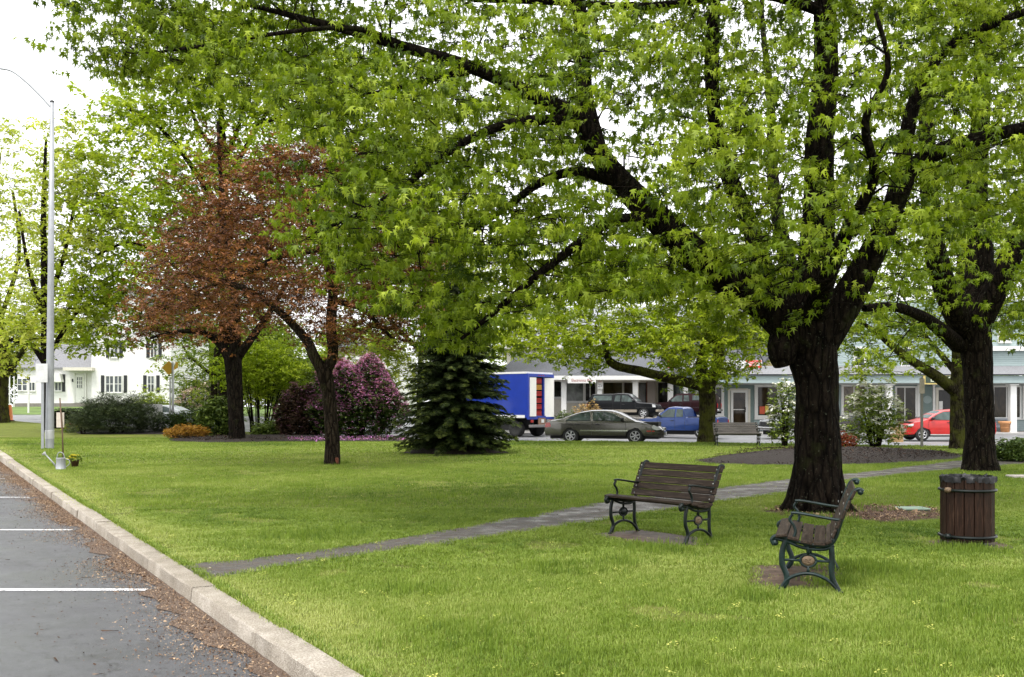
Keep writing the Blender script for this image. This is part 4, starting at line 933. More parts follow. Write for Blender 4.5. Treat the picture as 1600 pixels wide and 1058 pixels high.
# ------------------------------------------------------------------ buildings
def clap(name, col, pitch=.11, var=.06):
    if name in MATS: return MATS[name]
    m, n, l, b = nt(name); g = n.new("ShaderNodeNewGeometry"); sx = n.new("ShaderNodeSeparateXYZ"); l.new(g.outputs["Position"], sx.inputs[0])
    d_ = n.new("ShaderNodeMath"); d_.operation = 'DIVIDE'; d_.inputs[1].default_value = pitch; l.new(sx.outputs[2], d_.inputs[0])
    fr = n.new("ShaderNodeMath"); fr.operation = 'FRACT'; l.new(d_.outputs[0], fr.inputs[0])
    f = noise(n, l, 3, 5, .6, wcoords(n, l))
    c = ramp(n, l, f, [(.3, tuple(v * (1 - var) for v in col)), (.7, tuple(v * (1 + var) for v in col))])
    c = mixc(n, l, 1.0, c, ramp(n, l, fr.outputs[0], [(0, (.45, .45, .45)), (.1, (1, 1, 1))]), 'MULTIPLY')
    l.new(c, b.inputs["Base Color"]); b.inputs["Roughness"].default_value = .7
    inv = n.new("ShaderNodeMath"); inv.operation = 'SUBTRACT'; inv.inputs[0].default_value = 1; l.new(fr.outputs[0], inv.inputs[1])
    bump(n, l, inv.outputs[0], b, .6, .03); MATS[name] = m; return m
def shingle(name, col):
    m, n, l, b = nt(name); co = wcoords(n, l, (1, .5, 1)); br = n.new("ShaderNodeTexBrick"); l.new(coords(n, l, (1, 1, 1)), br.inputs["Vector"])
    f = noise(n, l, 7, 6, .7, wcoords(n, l, (1.2, 1.2, 6))); f2 = noise(n, l, 60, 3, .6, co)
    c = ramp(n, l, f, [(.3, tuple(v * .65 for v in col)), (.7, tuple(v * 1.35 for v in col))])
    c = mixc(n, l, .4, c, ramp(n, l, f2, [(.3, (.5,) * 3), (.7, (1.4,) * 3)]), 'MULTIPLY')
    l.new(c, b.inputs["Base Color"]); b.inputs["Roughness"].default_value = .85; bump(n, l, f, b, .6, .03); return m
whitep = plain("white_trim_paint", (.74, .73, .71), .55, var=.06)
creamp = plain("cream_trim_paint", (.66, .62, .54), .6, var=.08)
wclap = clap("white_clapboard", (.76, .75, .73)); gclap = clap("grey_green_clapboard", (.30, .37, .37), .12); yclap = clap("yellow_clapboard", (.55, .45, .25), .16)
gclap2 = clap("dark_teal_clapboard", (.17, .23, .22), .12)  # darker teal for one shop door and the other door's surround
shing = shingle("slate_grey_shingles", (.085, .088, .10)); shing2 = shingle("pale_grey_shingles", (.30, .31, .33)); shing3 = shingle("mid_grey_shingles", (.2, .2, .21))
brickm, n, l, b = nt("red_brick"); br = n.new("ShaderNodeTexBrick"); br.inputs["Scale"].default_value = 5; br.inputs["Color1"].default_value = (.24, .07, .04, 1); br.inputs["Color2"].default_value = (.32, .13, .08, 1); br.inputs["Mortar"].default_value = (.35, .3, .27, 1)
l.new(coords(n, l, (1, 1, 2)), br.inputs["Vector"]); l.new(br.outputs[0], b.inputs["Base Color"]); b.inputs["Roughness"].default_value = .9
def glassmat(name, col, rough=.06, var=.6, scale=1.5):
    """dark shop window: what is inside reads as dim shapes behind a reflecting pane"""
    m, n, l, b = nt(name); f = noise(n, l, scale, 5, .6, wcoords(n, l, (1, 1, .6)), 1.0)
    l.new(ramp(n, l, f, [(.35, tuple(v * (1 - var) for v in col)), (.65, tuple(v * (1 + var) for v in col))]), b.inputs["Base Color"])
    b.inputs["Roughness"].default_value = rough; b.inputs["Specular IOR Level"].default_value = .3; return m
gl_dark = glassmat("dark_shop_glass", (.014, .012, .011)); gl_mid = glassmat("house_glass", (.09, .10, .11)); gl_brown = glassmat("brown_shop_glass", (.032, .022, .012))
blackp = plain("black_shutter_paint", (.015, .016, .02), .5)

class Bld:
    """a building made of named parts laid out on one facade plane; positions are metres in the building's own frame"""
    def __init__(s, name, label, px, d, z, cat="building"):
        s.o = Vector(((px - CX) / F * d, d, z)); s.d = d; s.root = empty(name, s.o, 0, label, cat)
    def X(s, px, dd=0): return (px - CX) / F * (s.d + dd) - s.o.x
    def Z(s, py, dd=0): return EYE - (py - CY) / F * (s.d + dd) - s.o.z
    def box(s, name, px0, px1, py0, py1, y0, y1, mat, parent=None, bevel=0):
        """px/py box whose FRONT face is at depth y0 behind the facade plane"""
        m = MB(); m.box(s.X(px0, y0), s.X(px1, y0), y0, y1, s.Z(py1, y0), s.Z(py0, y0)); return m.build(name, mat, parent or s.root, bevel=bevel)
    def window(s, px0, px1, py0, py1, y, glass, trim, fw=.09, mull=(), trans=(), sill=True, name="window", parent=None):
        x0, x1, z0, z1 = s.X(px0, y), s.X(px1, y), s.Z(py1, y), s.Z(py0, y); m = MB()
        m.box(x0 - fw, x0, y - .05, y + .02, z0 - fw, z1 + fw); m.box(x1, x1 + fw, y - .05, y + .02, z0 - fw, z1 + fw)
        m.box(x0, x1, y - .05, y + .02, z1, z1 + fw); m.box(x0, x1, y - .05, y + .02, z0 - fw, z0)
        for q in mull: xx = s.X(q, y); m.box(xx - .03, xx + .03, y - .04, y + .02, z0, z1)
        for q in trans: zz = s.Z(q, y); m.box(x0, x1, y - .035, y + .018, zz - .025, zz + .025)
        f = m.build(name, trim, parent or s.root)
        MB().box(x0, x1, y - .012, y + .01, z0, z1).build("pane", glass, f)
        if sill: MB().box(x0 - fw - .04, x1 + fw + .04, y - .1, y - .052, z0 - fw - .05, z0 - fw + .01).build("sill", trim, f)
        return f
# white house, left
hz = float(quad(-40, 88)) + .0
B = Bld("white_house", "white two-storey clapboard house with dark shutters and a low wing, far left", 205, 88, hz)
wl_ = MB(); x0, x1 = B.X(143), B.X(267); ze = B.Z(512); za = B.Z(448)
wl_.prism([(x0, .25), (x1, .25), (x1, ze), ((x0 + x1) / 2, za), (x0, ze)], 'y', 0, 11); wl_.build("wall", wclap, B.root)
rf = MB(); xm = (x0 + x1) / 2
for s_ in (-1, 1):
    e = x0 - .35 if s_ < 0 else x1 + .35; ee = ze - .35 * (za - ze) / (x1 - xm)
    rf.prism([(e, ee + .02), (xm, za + .02), (xm, za + .24), (e, ee + .22)], 'y', -.35, 11.3)
ro = rf.build("roof", shing3, B.root); MB().box(xm + 1, xm + 1.8, 5, 5.8, za - 1.5, za + 1.1).build("chimney", brickm, ro)
B.box("foundation", 144, 266, 630, 645, .06, 10.9, plain("grey_foundation", (.22, .2, .18), .9))
mw = MB(); x2 = B.X(22); zt = B.Z(574); mw.box(x2, x0 - .01, .6, 8, .25, zt); mw.build("wing_wall", wclap, B.root)
B.box("wing_foundation", 20, 142.8, 630, 645, .5, 7.9, MATS["grey_foundation"])
rr = MB(); rr.prism([(.35, zt - .12), (4.3, zt + 2.1), (8.2, zt - .12), (8.2, zt - .02), (4.3, zt + 2.25), (.35, zt - .0)], 'x', x2 - .3, x0 - .02); rr.build("wing_roof", shing3, B.root)
for a, c_ in ((166, 177), (179.5, 190)):
    B.window(a, c_, 588, 612.5, -.01, gl_mid, whitep, .07, [(a + c_) / 2], [600], parent=None)
B.window(231.5, 240.5, 588, 612.5, -.01, gl_mid, whitep, .07, [236], [600])
for a in (157.5, 193.2, 223.5, 244): B.box("shutter", a, a + 5.2, 586.5, 613.5, -.05, -.005, blackp, bevel=.01)
for a, c_ in ((173, 184), (126, 134), (236, 245)):
    B.window(a, c_, 533, 558, -.01 if a > 143 else .59, gl_mid, whitep, .07, [(a + c_) / 2], [545]) if a > 143 else None
    if a > 143:
        B.box("shutter", a - 7.5, a - 2.3, 532, 559, -.05, -.005, blackp, bevel=.01); B.box("shutter", c_ + 2.3, c_ + 7.5, 532, 559, -.05, -.005, blackp, bevel=.01)
dr = B.box("door", 117.5, 131.5, 586, 629, .53, .6, whitep); B.box("door_frame", 114.5, 117, 583, 629.5, .5, .6, whitep); B.box("door_frame", 132, 134.5, 583, 629.5, .5, .6, whitep)
wv = B.window(120.5, 128, 589.5, 606, .52, gl_mid, whitep, .02, [123, 125.5], [595, 600.5], False, "door_window")
B.box("porch_hood", 98, 144, 574, 579, -.6, .6, creamp); B.box("wall_lantern", 112.3, 114, 592, 597, .44, .5, blackp)
B.box("shutter", 97, 101.5, 585, 612, .55, .6, blackp)
B.window(86.5, 95.5, 598, 610, .59, gl_mid, whitep, .06, [91], []); B.window(46, 54.5, 598, 610, .59, gl_mid, whitep, .06, [50], [])
for a in (28, 36): B.window(a, a + 6, 592, 610, .59, gl_mid, whitep, .05, [], [601])
aw = MB(); aw.prism([(B.X(70), B.Z(597)), (B.X(96), B.Z(597)), (B.X(93), B.Z(584)), (B.X(73), B.Z(584))], 'y', .0, .58); aw.build("awning", whitep, B.root)
for a in (14, 21): B.box("porch_post", a, a + 1.2, 588, 636, -1.2, -1.1, whitep)

# electronics shop
B = Bld("electronics_shop", "low white-trimmed shop with slate shingle roof behind the blue box truck", 935, 61, .95)
SH = B
B.box("wall", 790, 1046, 588, 655, 2.4, 8, creamp)
ze = B.Z(586.5, -.5); yr = 7.6; zr = B.Z(551, yr)
m = MB(); xa, xb = B.X(776, -.5), B.X(1095, -.5); m.add([(xa, -.5, ze), (xb, -.5, ze), (B.X(1075, yr) + 1, yr, zr), (B.X(811, yr), yr, zr), (xa, 12, ze), (xa, -.5, ze - .06), (xb, -.5, ze - .06), (xb, yr, ze - .06), (xa, 12, ze - .06)], [(0, 1, 2, 3), (0, 3, 4), (5, 6, 1, 0), (1, 6, 7, 2), (5, 0, 4, 8)]); m.build("roof", shing, B.root)
B.box("fascia", 776, 1095, 587, 593.5, -.52, -.3, whitep); B.box("soffit", 776, 1095, 593.5, 594.8, -.3, 2.4, creamp)
def post(b_, px, w, py0, py1, y=0, mat=whitep):
    x = b_.X(px, y); z0, z1 = b_.Z(py1, y), b_.Z(py0, y); m = MB(); m.box(x - w / 2, x + w / 2, y, y + w, z0, z1 - .08); m.box(x - w * .75, x + w * .75, y - w * .25, y + w * 1.25, z1 - .078, z1); m.box(x - w * .7, x + w * .7, y - w * .2, y + w * 1.2, z0 - .02, z0 + .14)
    return m.build("porch_post", mat, b_.root, bevel=.008)
for px in (881, 937, 993, 1048): post(B, px, .3, 594.8, 654 if px < 900 else 648)
B.window(866, 877, 592 + 4, 620, 2.38, gl_dark, whitep, .07, []); B.window(885.5, 911, 598, 626.5, 2.38, glassmat("shop_display_glass", (.12, .13, .12), .08, .85, 1.2), whitep, .09, []); B.window(915, 930, 598, 626.5, 2.38, gl_dark, whitep, .08, [922])
B.window(943, 972, 594 + 4, 628, 2.38, gl_brown, creamp, .08, []); B.window(975, 989, 598, 628, 2.38, gl_brown, creamp, .08, []); B.window(998, 1010, 598, 634, 2.38, gl_brown, creamp, .08)
B.box("brick_pier", 1011.5, 1024, 594.9, 645, 1.9, 2.38, brickm); B.window(1028, 1044, 598, 634, 2.38, gl_dark, creamp, .08)
sg = empty("shop_sign", (B.o.x + B.X(909, -.6), 61 - .62, B.o.z + B.Z(594.5, -.6)), 0, "long white sign with red lettering hanging under the slate roof eave", "sign")
MB().box(-.83, .83, -.03, .03, -.17, .17).build("board", whitep, sg, bevel=.01)
redl = plain("red_sign_lettering", (.34, .05, .03), .6)
text_mesh("Electronics Plus", "lettering", .235, redl, sg, (0, -.035, 0), .003, font_scale=(.83, 1.0))
sg = empty("number_sign", (B.o.x + B.X(937.5, -.12), 61 - .12, B.o.z + B.Z(600, 0)), 0, "small white notice fixed high on the porch post beside the long shop sign", "sign")
MB().box(-.17, .17, -.015, .015, -.3, .3).build("board", whitep, sg)
text_mesh("25", "lettering", .26, plain("dark_sign_lettering", (.03, .04, .06), .6), sg, (0, -.018, -.1), .003)
MB().box(-.12, .12, -.02, -.016, .1, .13).box(-.12, .12, -.02, -.016, .17, .2).build("lettering", redl, sg)
MB().box(B.X(855, -.5), B.X(1093, -.5), -.9, 8.5, -1.05, 0.0).build("raised_floor", plain("old_concrete", (.25, .24, .22), .9, var=.3), B.root)
# low dry stone wall before the raised lot
sw = empty("stone_wall", (B.o.x, 56.3, .05), 0, "low rough fieldstone wall under the black pickup", "wall"); m = MB(); r_ = np.random.default_rng(4)
xa, xb = B.X(955, -4.7), B.X(1042, -4.7); z = 0
while z < .85:
    x = xa
    while x < xb:
        w = r_.uniform(.2, .5); hh = r_.uniform(.12, .2); m.lathe([(0, -hh / 2), (w * .42, -hh * .42), (w * .52, 0), (w * .4, hh * .42), (0, hh / 2)], (x + w / 2, r_.uniform(-.04, .04), z + .08), 7, M=Matrix.Rotation(r_.uniform(-.15, .15), 3, 'Y') @ Matrix.Diagonal((1, .7, 1))); x += w * .98
    z += .16
m.build("stones", plain("field_stone", (.2, .185, .17), .9, var=.55, scale=4, bmp=.5), sw, smooth=2)
MB().box(xa, xb, .12, 3.9, -.2, .86).build("fill", plain("old_concrete", (.25, .24, .22)), sw)

# big white building with pale roof behind the shop
B = Bld("white_building", "tall white building with a pale grey roof rising behind the electronics shop", 900, 76, 1.2)
B.box("wall", 792, 1230, 542, 640, 0, 12, creamp); m = MB(); ze = B.Z(541, -.6); zr = B.Z(480, 7)
m.add([(B.X(783), -.6, ze), (B.X(1235), -.6, ze), (B.X(1235), 7, zr), (B.X(826), 7, zr), (B.X(783), 14, ze), (B.X(1235), 14, ze)], [(0, 1, 2, 3), (0, 3, 4), (3, 2, 5, 4)]); m.build("roof", shing2, B.root)
B.box("cornice", 782, 1236, 538, 545, -.62, -.02, whitep)
# hints of further houses behind the shrubs
B = Bld("tan_house", "small tan and white house glimpsed above the magenta rododendron".replace("rododendron", "rhododendron"), 570, 84, 1.2)
B.box("wall", 535, 640, 556, 640, 0, 6, whitep); B.box("upper_wall", 522, 566, 538, 556, 1, 6, plain("tan_siding", (.28, .23, .17), .8)); m = MB(); m.prism([(B.X(525), B.Z(541)), (B.X(565), B.Z(541)), (B.X(545), B.Z(520))], 'y', .7, 6.5); m.build("roof", shing3, B.root)
# dark roofed house and yellow gable behind grey shops
B = Bld("dark_roofed_house", "house with a broad dark shingle roof behind the red and white banner", 1110, 69, .6)
B.box("wall", 1042, 1188, 570, 640, 0, 6, creamp); m = MB(); m.add([(B.X(1036), -.4, B.Z(577)), (B.X(1196), -.4, B.Z(577)), (B.X(1222, 6), 6, B.Z(508, 6)), (B.X(1062, 6), 6, B.Z(508, 6)), (B.X(1036), -.4, B.Z(581)), (B.X(1196), -.4, B.Z(581))], [(0, 1, 2, 3), (4, 5, 1, 0), (0, 3, 4), (1, 5, 2)]); m.build("roof", shing, B.root)
B = Bld("yellow_house", "yellow clapboard gable behind the grey shops, left of the big trunk", 1250, 68.3, .6)
m = MB(); m.prism([(B.X(1189), 0), (B.X(1318), 0), (B.X(1318), B.Z(578)), (B.X(1254), B.Z(490)), (B.X(1189), B.Z(578))], 'y', 0, 7); m.build("wall", yclap, B.root)
m = MB(); m.prism([(B.X(1186), B.Z(580)), (B.X(1254), B.Z(487)), (B.X(1254), B.Z(482)), (B.X(1183), B.Z(579))], 'y', -.3, 7.2); m.prism([(B.X(1254), B.Z(487)), (B.X(1321), B.Z(580)), (B.X(1324), B.Z(579)), (B.X(1254), B.Z(482))], 'y', -.3, 7.2); m.build("roof", shing, B.root)

# grey-green shops with long porch
B = Bld("grey_shops", "long grey-green clapboard shop row with a white-posted porch along the street", 1330, 59.5, .04)
GS = B
B.box("wall", 1062, 1760, 590, 684, 2.5, 9, gclap); B.box("wing_wall", 1063, 1082, 599.5, 668, 2.2, 2.49, gclap)
B.box("upper_wall", 1302, 1760, 470, 574, 2.6, 9.5, gclap); B.box("corner_board", 1299, 1303.5, 470, 574, 2.57, 2.9, whitep)
B.box("fascia", 1066, 1760, 587.3, 598.5, -.3, 0, gclap); B.box("gutter", 1065, 1760, 584.8, 586.6, -.42, -.3, plain("grey_gutter", (.12, .14, .15), .5)); B.box("ceiling", 1066, 1760, 598.6, 600, 0, 2.49, plain("porch_ceiling", (.35, .36, .34), .8))
m = MB(); zl, zh = B.Z(584.6, -.42), B.Z(572, 2.6); m.add([(B.X(1065, -.4), -.42, zl), (B.X(1760), -.42, zl), (B.X(1760), 2.58, zh), (B.X(1065, -.4), 2.58, zh), (B.X(1065, -.4), -.42, zl - .05), (B.X(1760), -.42, zl - .05), (B.X(1065, -.4), 9, zh), (B.X(1300, -.4), 9, zh), (B.X(1300, -.4), 2.58, zh), (B.X(1065, -.4), 9, zl), (B.X(1065, -.4), 2.58, zl)], [(0, 1, 2, 3), (4, 5, 1, 0), (3, 8, 7, 6), (0, 3, 10), (3, 6, 9, 10)]); m.build("porch_roof", shing3, B.root)
B.box("cornice", 1540, 1700, 541, 548, 2.3, 2.59, whitep)
for px in (1390, 1584, 1681): post(B, px, .36, 600, 679)
post(B, 1227, .3, 600, 679); post(B, 1072, .26, 600, 672)
B.box("porch_floor", 1062, 1760, 679.5, 688, -.35, 2.49, MATS["old_concrete"])
Y = 2.48
B.window(1091, 1127, 605.5, 646, Y, gl_dark, whitep, .16, [1118]); B.box("notice", 1118.5, 1125, 621, 634, Y - .06, Y - .02, whitep)
B.box("door_surround", 1131.5, 1178, 600.3, 668, Y - .02, Y + .01, gclap2)
dr = B.window(1145.5, 1164.5, 613.5, 661, Y - .03, gl_brown, whitep, .14, [], [640], False, "door"); B.box("handle", 1163.8, 1165.3, 636, 644, Y - .14, Y - .09, blackp, dr)
B.box("door_casing", 1137.5, 1141, 608, 667, Y - .05, Y - .021, creamp); B.box("door_casing", 1169, 1172.5, 608, 667, Y - .05, Y - .021, creamp); B.box("door_casing", 1141, 1169, 607, 610.4, Y - .05, Y - .021, creamp)
B.window(1184, 1214, 605, 649, Y, gl_brown, whitep, .2); B.box("notice", 1187, 1195, 635, 647, Y - .04, Y - .02, plain("red_orange_poster", (.6, .1, .04), .6)); B.box("notice", 1195.6, 1201, 634, 645, Y - .04, Y - .02, plain("yellow_poster", (.7, .5, .08), .6))
B.window(1318, 1351, 604, 645, Y, glassmat("beige_shop_glass", (.14, .11, .08), .1, .8, 1.4), whitep, .14, [1334]); B.window(1356, 1378, 604, 650, Y, gl_dark, whitep, .08)
B.window(1401, 1430, 606, 660, Y, gl_brown, whitep, .1, [1413.5]); dd = B.box("door", 1440, 1456.5, 603, 668, Y - .04, Y, gclap2)
mm = MB(); mm.lathe([(0, 0), (.26, 0), (.26, .02), (0, .02)], (B.X(1448.5, Y), Y - .065, B.Z(624)), 20, axis='y', M=Matrix.Diagonal((1, 1, .9))); mm.build("oval_plaque", gclap, dd)
for a in (1433.5, 1457.6): B.box("door_casing", a, a + 4, 601, 668, Y - .06, Y, whitep)
B.window(1466, 1496, 609.5, 642, Y, gl_dark, creamp, .16, []); B.box("notice", 1467.5, 1473, 627, 641, Y - .05, Y - .02, whitep)
B.window(1553, 1593, 605, 652, Y, gl_brown, whitep, .1, [1572.5]); B.window(1600, 1640, 605, 652, Y, gl_brown, whitep, .1, [1620])
for a, c_ in ((1336, 1350), (1410, 1424), (1562, 1576), (1620, 1634)): B.window(a, c_, 545 if a < 1500 else 500, 571 if a < 1500 else 532, 2.58, gl_mid, whitep, .12, [], [558 if a < 1500 else 516])
sg = empty("shop_sign", (B.o.x + B.X(1478, -.34), 59.5 - .36, B.o.z + B.Z(593, -.34)), 0, "yellow sign with dark lettering on the porch fascia behind the low tree limb", "sign")
MB().box(-1.32, 1.32, -.03, .03, -.28, .28).build("board", plain("yellow_sign_board", (.55, .43, .14), .6), sg)
MB().box(-1.2, 1.2, -.04, -.031, -.2, .2).build("panel", plain("dark_green_sign_panel", (.03, .05, .03), .5), sg)
text_mesh("ENCORE", "lettering", .44, plain("pale_sign_lettering", (.6, .62, .45), .6), sg, (.05, -.045, 0), .004, font_scale=(1.15, 1))
# roof banner and its braces
bn = empty("roof_banner", (B.o.x + B.X(1118, .8), 60.3, B.o.z + B.Z(577, .8)), 0, "long white banner with red ends standing on the porch roof", "banner")
bx = lambda p: B.X(p, .8) - B.X(1118, .8)
bz = lambda p: B.Z(p, .8) - B.Z(577, .8)
MB().box(bx(1042), bx(1190.5), 0, .05, bz(575), bz(562.5)).build("board", plain("banner_white", (.75, .75, .73), .6, var=.04), bn)
redb = plain("banner_red", (.62, .03, .025), .5, var=.05)
for (p0, p1, sg_) in ((1165, 1190, 1), (1043, 1056, -1)):
    n_ = 12; up = [(bx(p0 + (p1 - p0) * k / n_), bz(563)) for k in range(n_ + 1)]; lo = [(bx(p0 + (p1 - p0) * k / n_), bz(565 + 5 * math.sin(k / n_ * 3.14))) for k in range(n_, -1, -1)]
    MB().prism(up + lo, 'y', -.012, -.004).build("red_panel", redb, bn)
    lo = [(bx(p0 + (p1 - p0) * k / n_), bz(575)) for k in range(n_ + 1)]; up = [(bx(p0 + (p1 - p0) * k / n_), bz(572.6 - 2.6 * (k / n_) - 1 * math.sin(k / n_ * 6.28))) for k in range(n_, -1, -1)]
    MB().prism(lo + up, 'y', -.012, -.004).build("red_panel", redb, bn)
text_mesh("Coca-Cola", "lettering", .2, whitep, bn, (bx(1177.5), -.016, bz(566.5)), .003, font_scale=(.8, 1))
dk = plain("dark_sign_lettering", (.03, .04, .06))
text_mesh("FAMILIES", "lettering", .17, dk, bn, (bx(1153), -.004, bz(571.5)), .003)
MB().box(bx(1131), bx(1136), -.006, -.001, bz(568), bz(565)).build("emblem", plain("grey_emblem", (.3, .32, .36), .6), bn)
for p in (1060, 1095, 1141, 1152, 1187): MB().box(bx(p), bx(p) + .06, 0, .06, bz(579.5), bz(575) - .001).build("support", blackp, bn)
br_ = empty("roof_braces", (B.o.x + B.X(1175, 1.5), 61, B.o.z + B.Z(577, 1.5)), 0, "black pole braces standing on the roof right of the banner's middle", "frame")
q = lambda a, b_: (B.X(a, 1.5) - B.X(1175, 1.5), 0, B.Z(b_, 1.5) - B.Z(577, 1.5))
for (a, b_, c_, d_, w) in ((1152, 576, 1152, 522, .03), (1155, 530, 1172, 562, .07), (1178, 562, 1178, 524, .035), (1178, 530, 1197, 577, .035), (1152, 548, 1172, 562, .03), (1190, 552, 1222, 565, .035), (1152, 530, 1178, 530, .025)):
    MB().tube([q(a, b_), q(c_, d_)], w, 6).build("pole", blackp, br_)
# ------------------------------------------------------------------ vehicles
def paint(name, col, metal=.3, rough=.28):
    if name in MATS: return MATS[name]
    m, n, l, b = nt(name); f = noise(n, l, 2.5, 4, .6, coords(n, l))
    l.new(ramp(n, l, f, [(.3, tuple(v * .9 for v in col)), (.7, tuple(v * 1.1 for v in col))]), b.inputs["Base Color"])
    b.inputs["Metallic"].default_value = metal; b.inputs["Roughness"].default_value = rough; b.inputs["Coat Weight"].default_value = .45; b.inputs["Coat Roughness"].default_value = .06
    MATS[name] = m; return m
tyre_m = plain("tyre_rubber", (.018, .018, .018), .85); rim_m = plain("alloy_rim", (.55, .55, .56), .35, .7); dark_m = plain("dark_underbody", (.01, .01, .01), .8)
cglass = glassmat("car_glass", (.055, .075, .07), .04, .5, 2.0); lampw = plain("clear_lamp", (.65, .66, .66), .12, 0, .1, coat=1); lampr = plain("red_lamp", (.35, .015, .012), .2, coat=1); lampo = plain("amber_lamp", (.7, .25, .03), .3)
trim_m = plain("black_car_trim", (.02, .02, .022), .5); chrome = plain("chrome_trim", (.6, .6, .6), .2, .9); plate_m = plain("number_plate_white", (.6, .6, .58), .5)
wglass = glassmat("windscreen_glass", (.10, .12, .12), .05, .4, 2.0); wglass.node_tree.nodes["Principled BSDF"].inputs["Specular IOR Level"].default_value = .9
class Car:
    """nose towards +x; side outline (x, z) cut with wheel arches, pushed in where bodies taper"""
    def __init__(s, name, label, cat, W, prof, wheels, rw, mat, yfun, loc, rz, scale=1, group=None, rim=rim_m):
        s.root = empty(name, loc, rz, label, cat, group); s.root.scale = (scale,) * 3; s.W = W; s.y = yfun; s.mat = mat
        zb = min(p[1] for p in prof); low = []
        for cx in sorted(wheels):
            for k in range(9):
                a = math.pi * k / 8; low.append((cx - (rw + .055) * math.cos(a), max(zb, rw + (rw + .055) * math.sin(a) * 1.0)))
        # prof goes from rear-bottom up over the roof to front-bottom; then back along the sill with the arches
        poly = list(prof) + low[::-1]
        bm = bmesh.new(); n = len(poly)
        A = [bm.verts.new((x, -1, z)) for x, z in poly]; C_ = [bm.verts.new((x, 1, z)) for x, z in poly]
        bm.faces.new(A); bm.faces.new(C_[::-1])
        for i in range(n): bm.faces.new((A[i], A[(i + 1) % n], C_[(i + 1) % n], C_[i]))
        bmesh.ops.triangulate(bm, faces=[f for f in bm.faces if len(f.verts) > 4])
        G = lambda: bm.verts[:] + bm.edges[:] + bm.faces[:]
        zs = [p[1] for p in prof]; xs = [p[0] for p in prof]
        for z in np.linspace(min(zs) + .08, max(zs) - .03, 12): bmesh.ops.bisect_plane(bm, geom=G(), plane_co=(0, 0, z), plane_no=(0, 0, 1))
        for x in np.linspace(min(xs) + .05, max(xs) - .05, 22): bmesh.ops.bisect_plane(bm, geom=G(), plane_co=(x, 0, 0), plane_no=(1, 0, 0))
        for y in (-.93, -.8, -.45, 0, .45, .8, .93): bmesh.ops.bisect_plane(bm, geom=G(), plane_co=(0, y, 0), plane_no=(0, 1, 0))
        for v in bm.verts:
            t = v.co.y; v.co.y = t * yfun(v.co.x, v.co.z)
            rnd = (1 - abs(t) ** 4)
            if v.co.z > zb + .3: v.co.z -= .045 * (1 - rnd)
        bmesh.ops.recalc_face_normals(bm, faces=bm.faces)
        me = bpy.data.meshes.new("body"); bm.to_mesh(me); bm.free(); me.materials.append(mat); me.polygons.foreach_set("use_smooth", [True] * len(me.polygons))
        try: me.set_sharp_from_angle(angle=R(38))
        except Exception: pass
        o = bpy.data.objects.new("body", me); COL.objects.link(o); o.parent = s.root; s.body = o
        MB().box(min(xs) + .25, max(xs) - .25, -W / 2 + .2, W / 2 - .2, .2, min(.9, max(zs) - .5)).build("underbody", dark_m, s.root)
        for cx in wheels:
            for sd in (-1, 1):
                t = MB(); yo = sd * (W / 2 - .03); yi = sd * (W / 2 - .24)
                t.lathe([(rw * .62, yo), (rw * .66, yo + sd * .012), (rw * .9, yo + sd * .008), (rw * .99, yo - sd * .02), (rw, yi + sd * .03), (rw * .9, yi), (rw * .5, yi)], (cx, 0, rw), 28, axis='y')
                w = t.build("wheel", tyre_m, s.root, smooth=True)
                r = MB(); r.lathe([(rw * .62, yo - sd * .004), (rw * .6, yo - sd * .02), (rw * .55, yo - sd * .06), (rw * .2, yo - sd * .075), (0, yo - sd * .075)], (cx, 0, rw), 28, mi=1, axis='y'); r.lathe([(rw * .64, yo), (rw * .6, yo + sd * .008), (rw * .56, yo - sd * .03)], (cx, 0, rw), 28, axis='y')
                r.lathe([(rw * .16, yo - sd * .07), (rw * .15, yo - sd * .01), (0, yo - sd * .005)], (cx, 0, rw), 14, axis='y')
                for k in range(6):
                    a = k * math.pi / 3 + .3; ca, sa = math.cos(a), math.sin(a)
                    pts = [(cx + ca * rw * u - sa * v * rw, yo - sd * dd, rw + sa * rw * u + ca * v * rw) for u, v, dd in ((.1, -.08, .03), (.1, .08, .03), (.58, .1, .012), (.58, -.1, .012))]
                    pts2 = [(x, y - sd * .03, z) for x, y, z in pts]; r.add(pts + pts2, [(0, 1, 2, 3), (7, 6, 5, 4), (0, 4, 5, 1), (1, 5, 6, 2), (2, 6, 7, 3), (3, 7, 4, 0)])
                r.build("rim", [rim, dark_m], w, smooth=2)
    def side(s, name, poly, mat, off=.016, sides=(-1, 1), parent=None, th=.02):
        """plate on the side of the body following its bulge; poly of (x, z)"""
        out = None
        for sd in sides:
            m = MB(); A = [(x, sd * (s.y(x, z) + off), z) for x, z in poly]; C_ = [(x, sd * (s.y(x, z) - th), z) for x, z in poly]; n = len(poly)
            m.add(A + C_, [tuple(range(n)), tuple(range(n, 2 * n))[::-1]] + [(i, i + n, (i + 1) % n + n, (i + 1) % n) for i in range(n)])
            out = m.build(name, mat, parent or s.root)
        return out
    def span(s, name, a, b, mat, inset=.1, off=.012, parent=None, zlift=0):
        """pane between two outline points a=(x,z), b=(x,z), across the car"""
        m = MB(); nx, nz = (b[1] - a[1]), -(b[0] - a[0]); L = math.hypot(nx, nz); nx, nz = nx / L, nz / L
        if nz < 0: nx, nz = -nx, -nz
        vs = []
        for (x, z) in (a, b):
            for k in range(7):
                t = -1 + 2 * k / 6; yy = (s.y(x, z) - inset) * t; vs.append((x + nx * off, yy, z + nz * off - .045 * abs(t * .85) ** 4))
        m.add(vs, [(k, k + 1, k + 8, k + 7) for k in range(6)]); vs2 = [(x - nx * .02, y, z - nz * .02) for x, y, z in vs]; 
        return m.build(name, mat, parent or s.root, smooth=True)
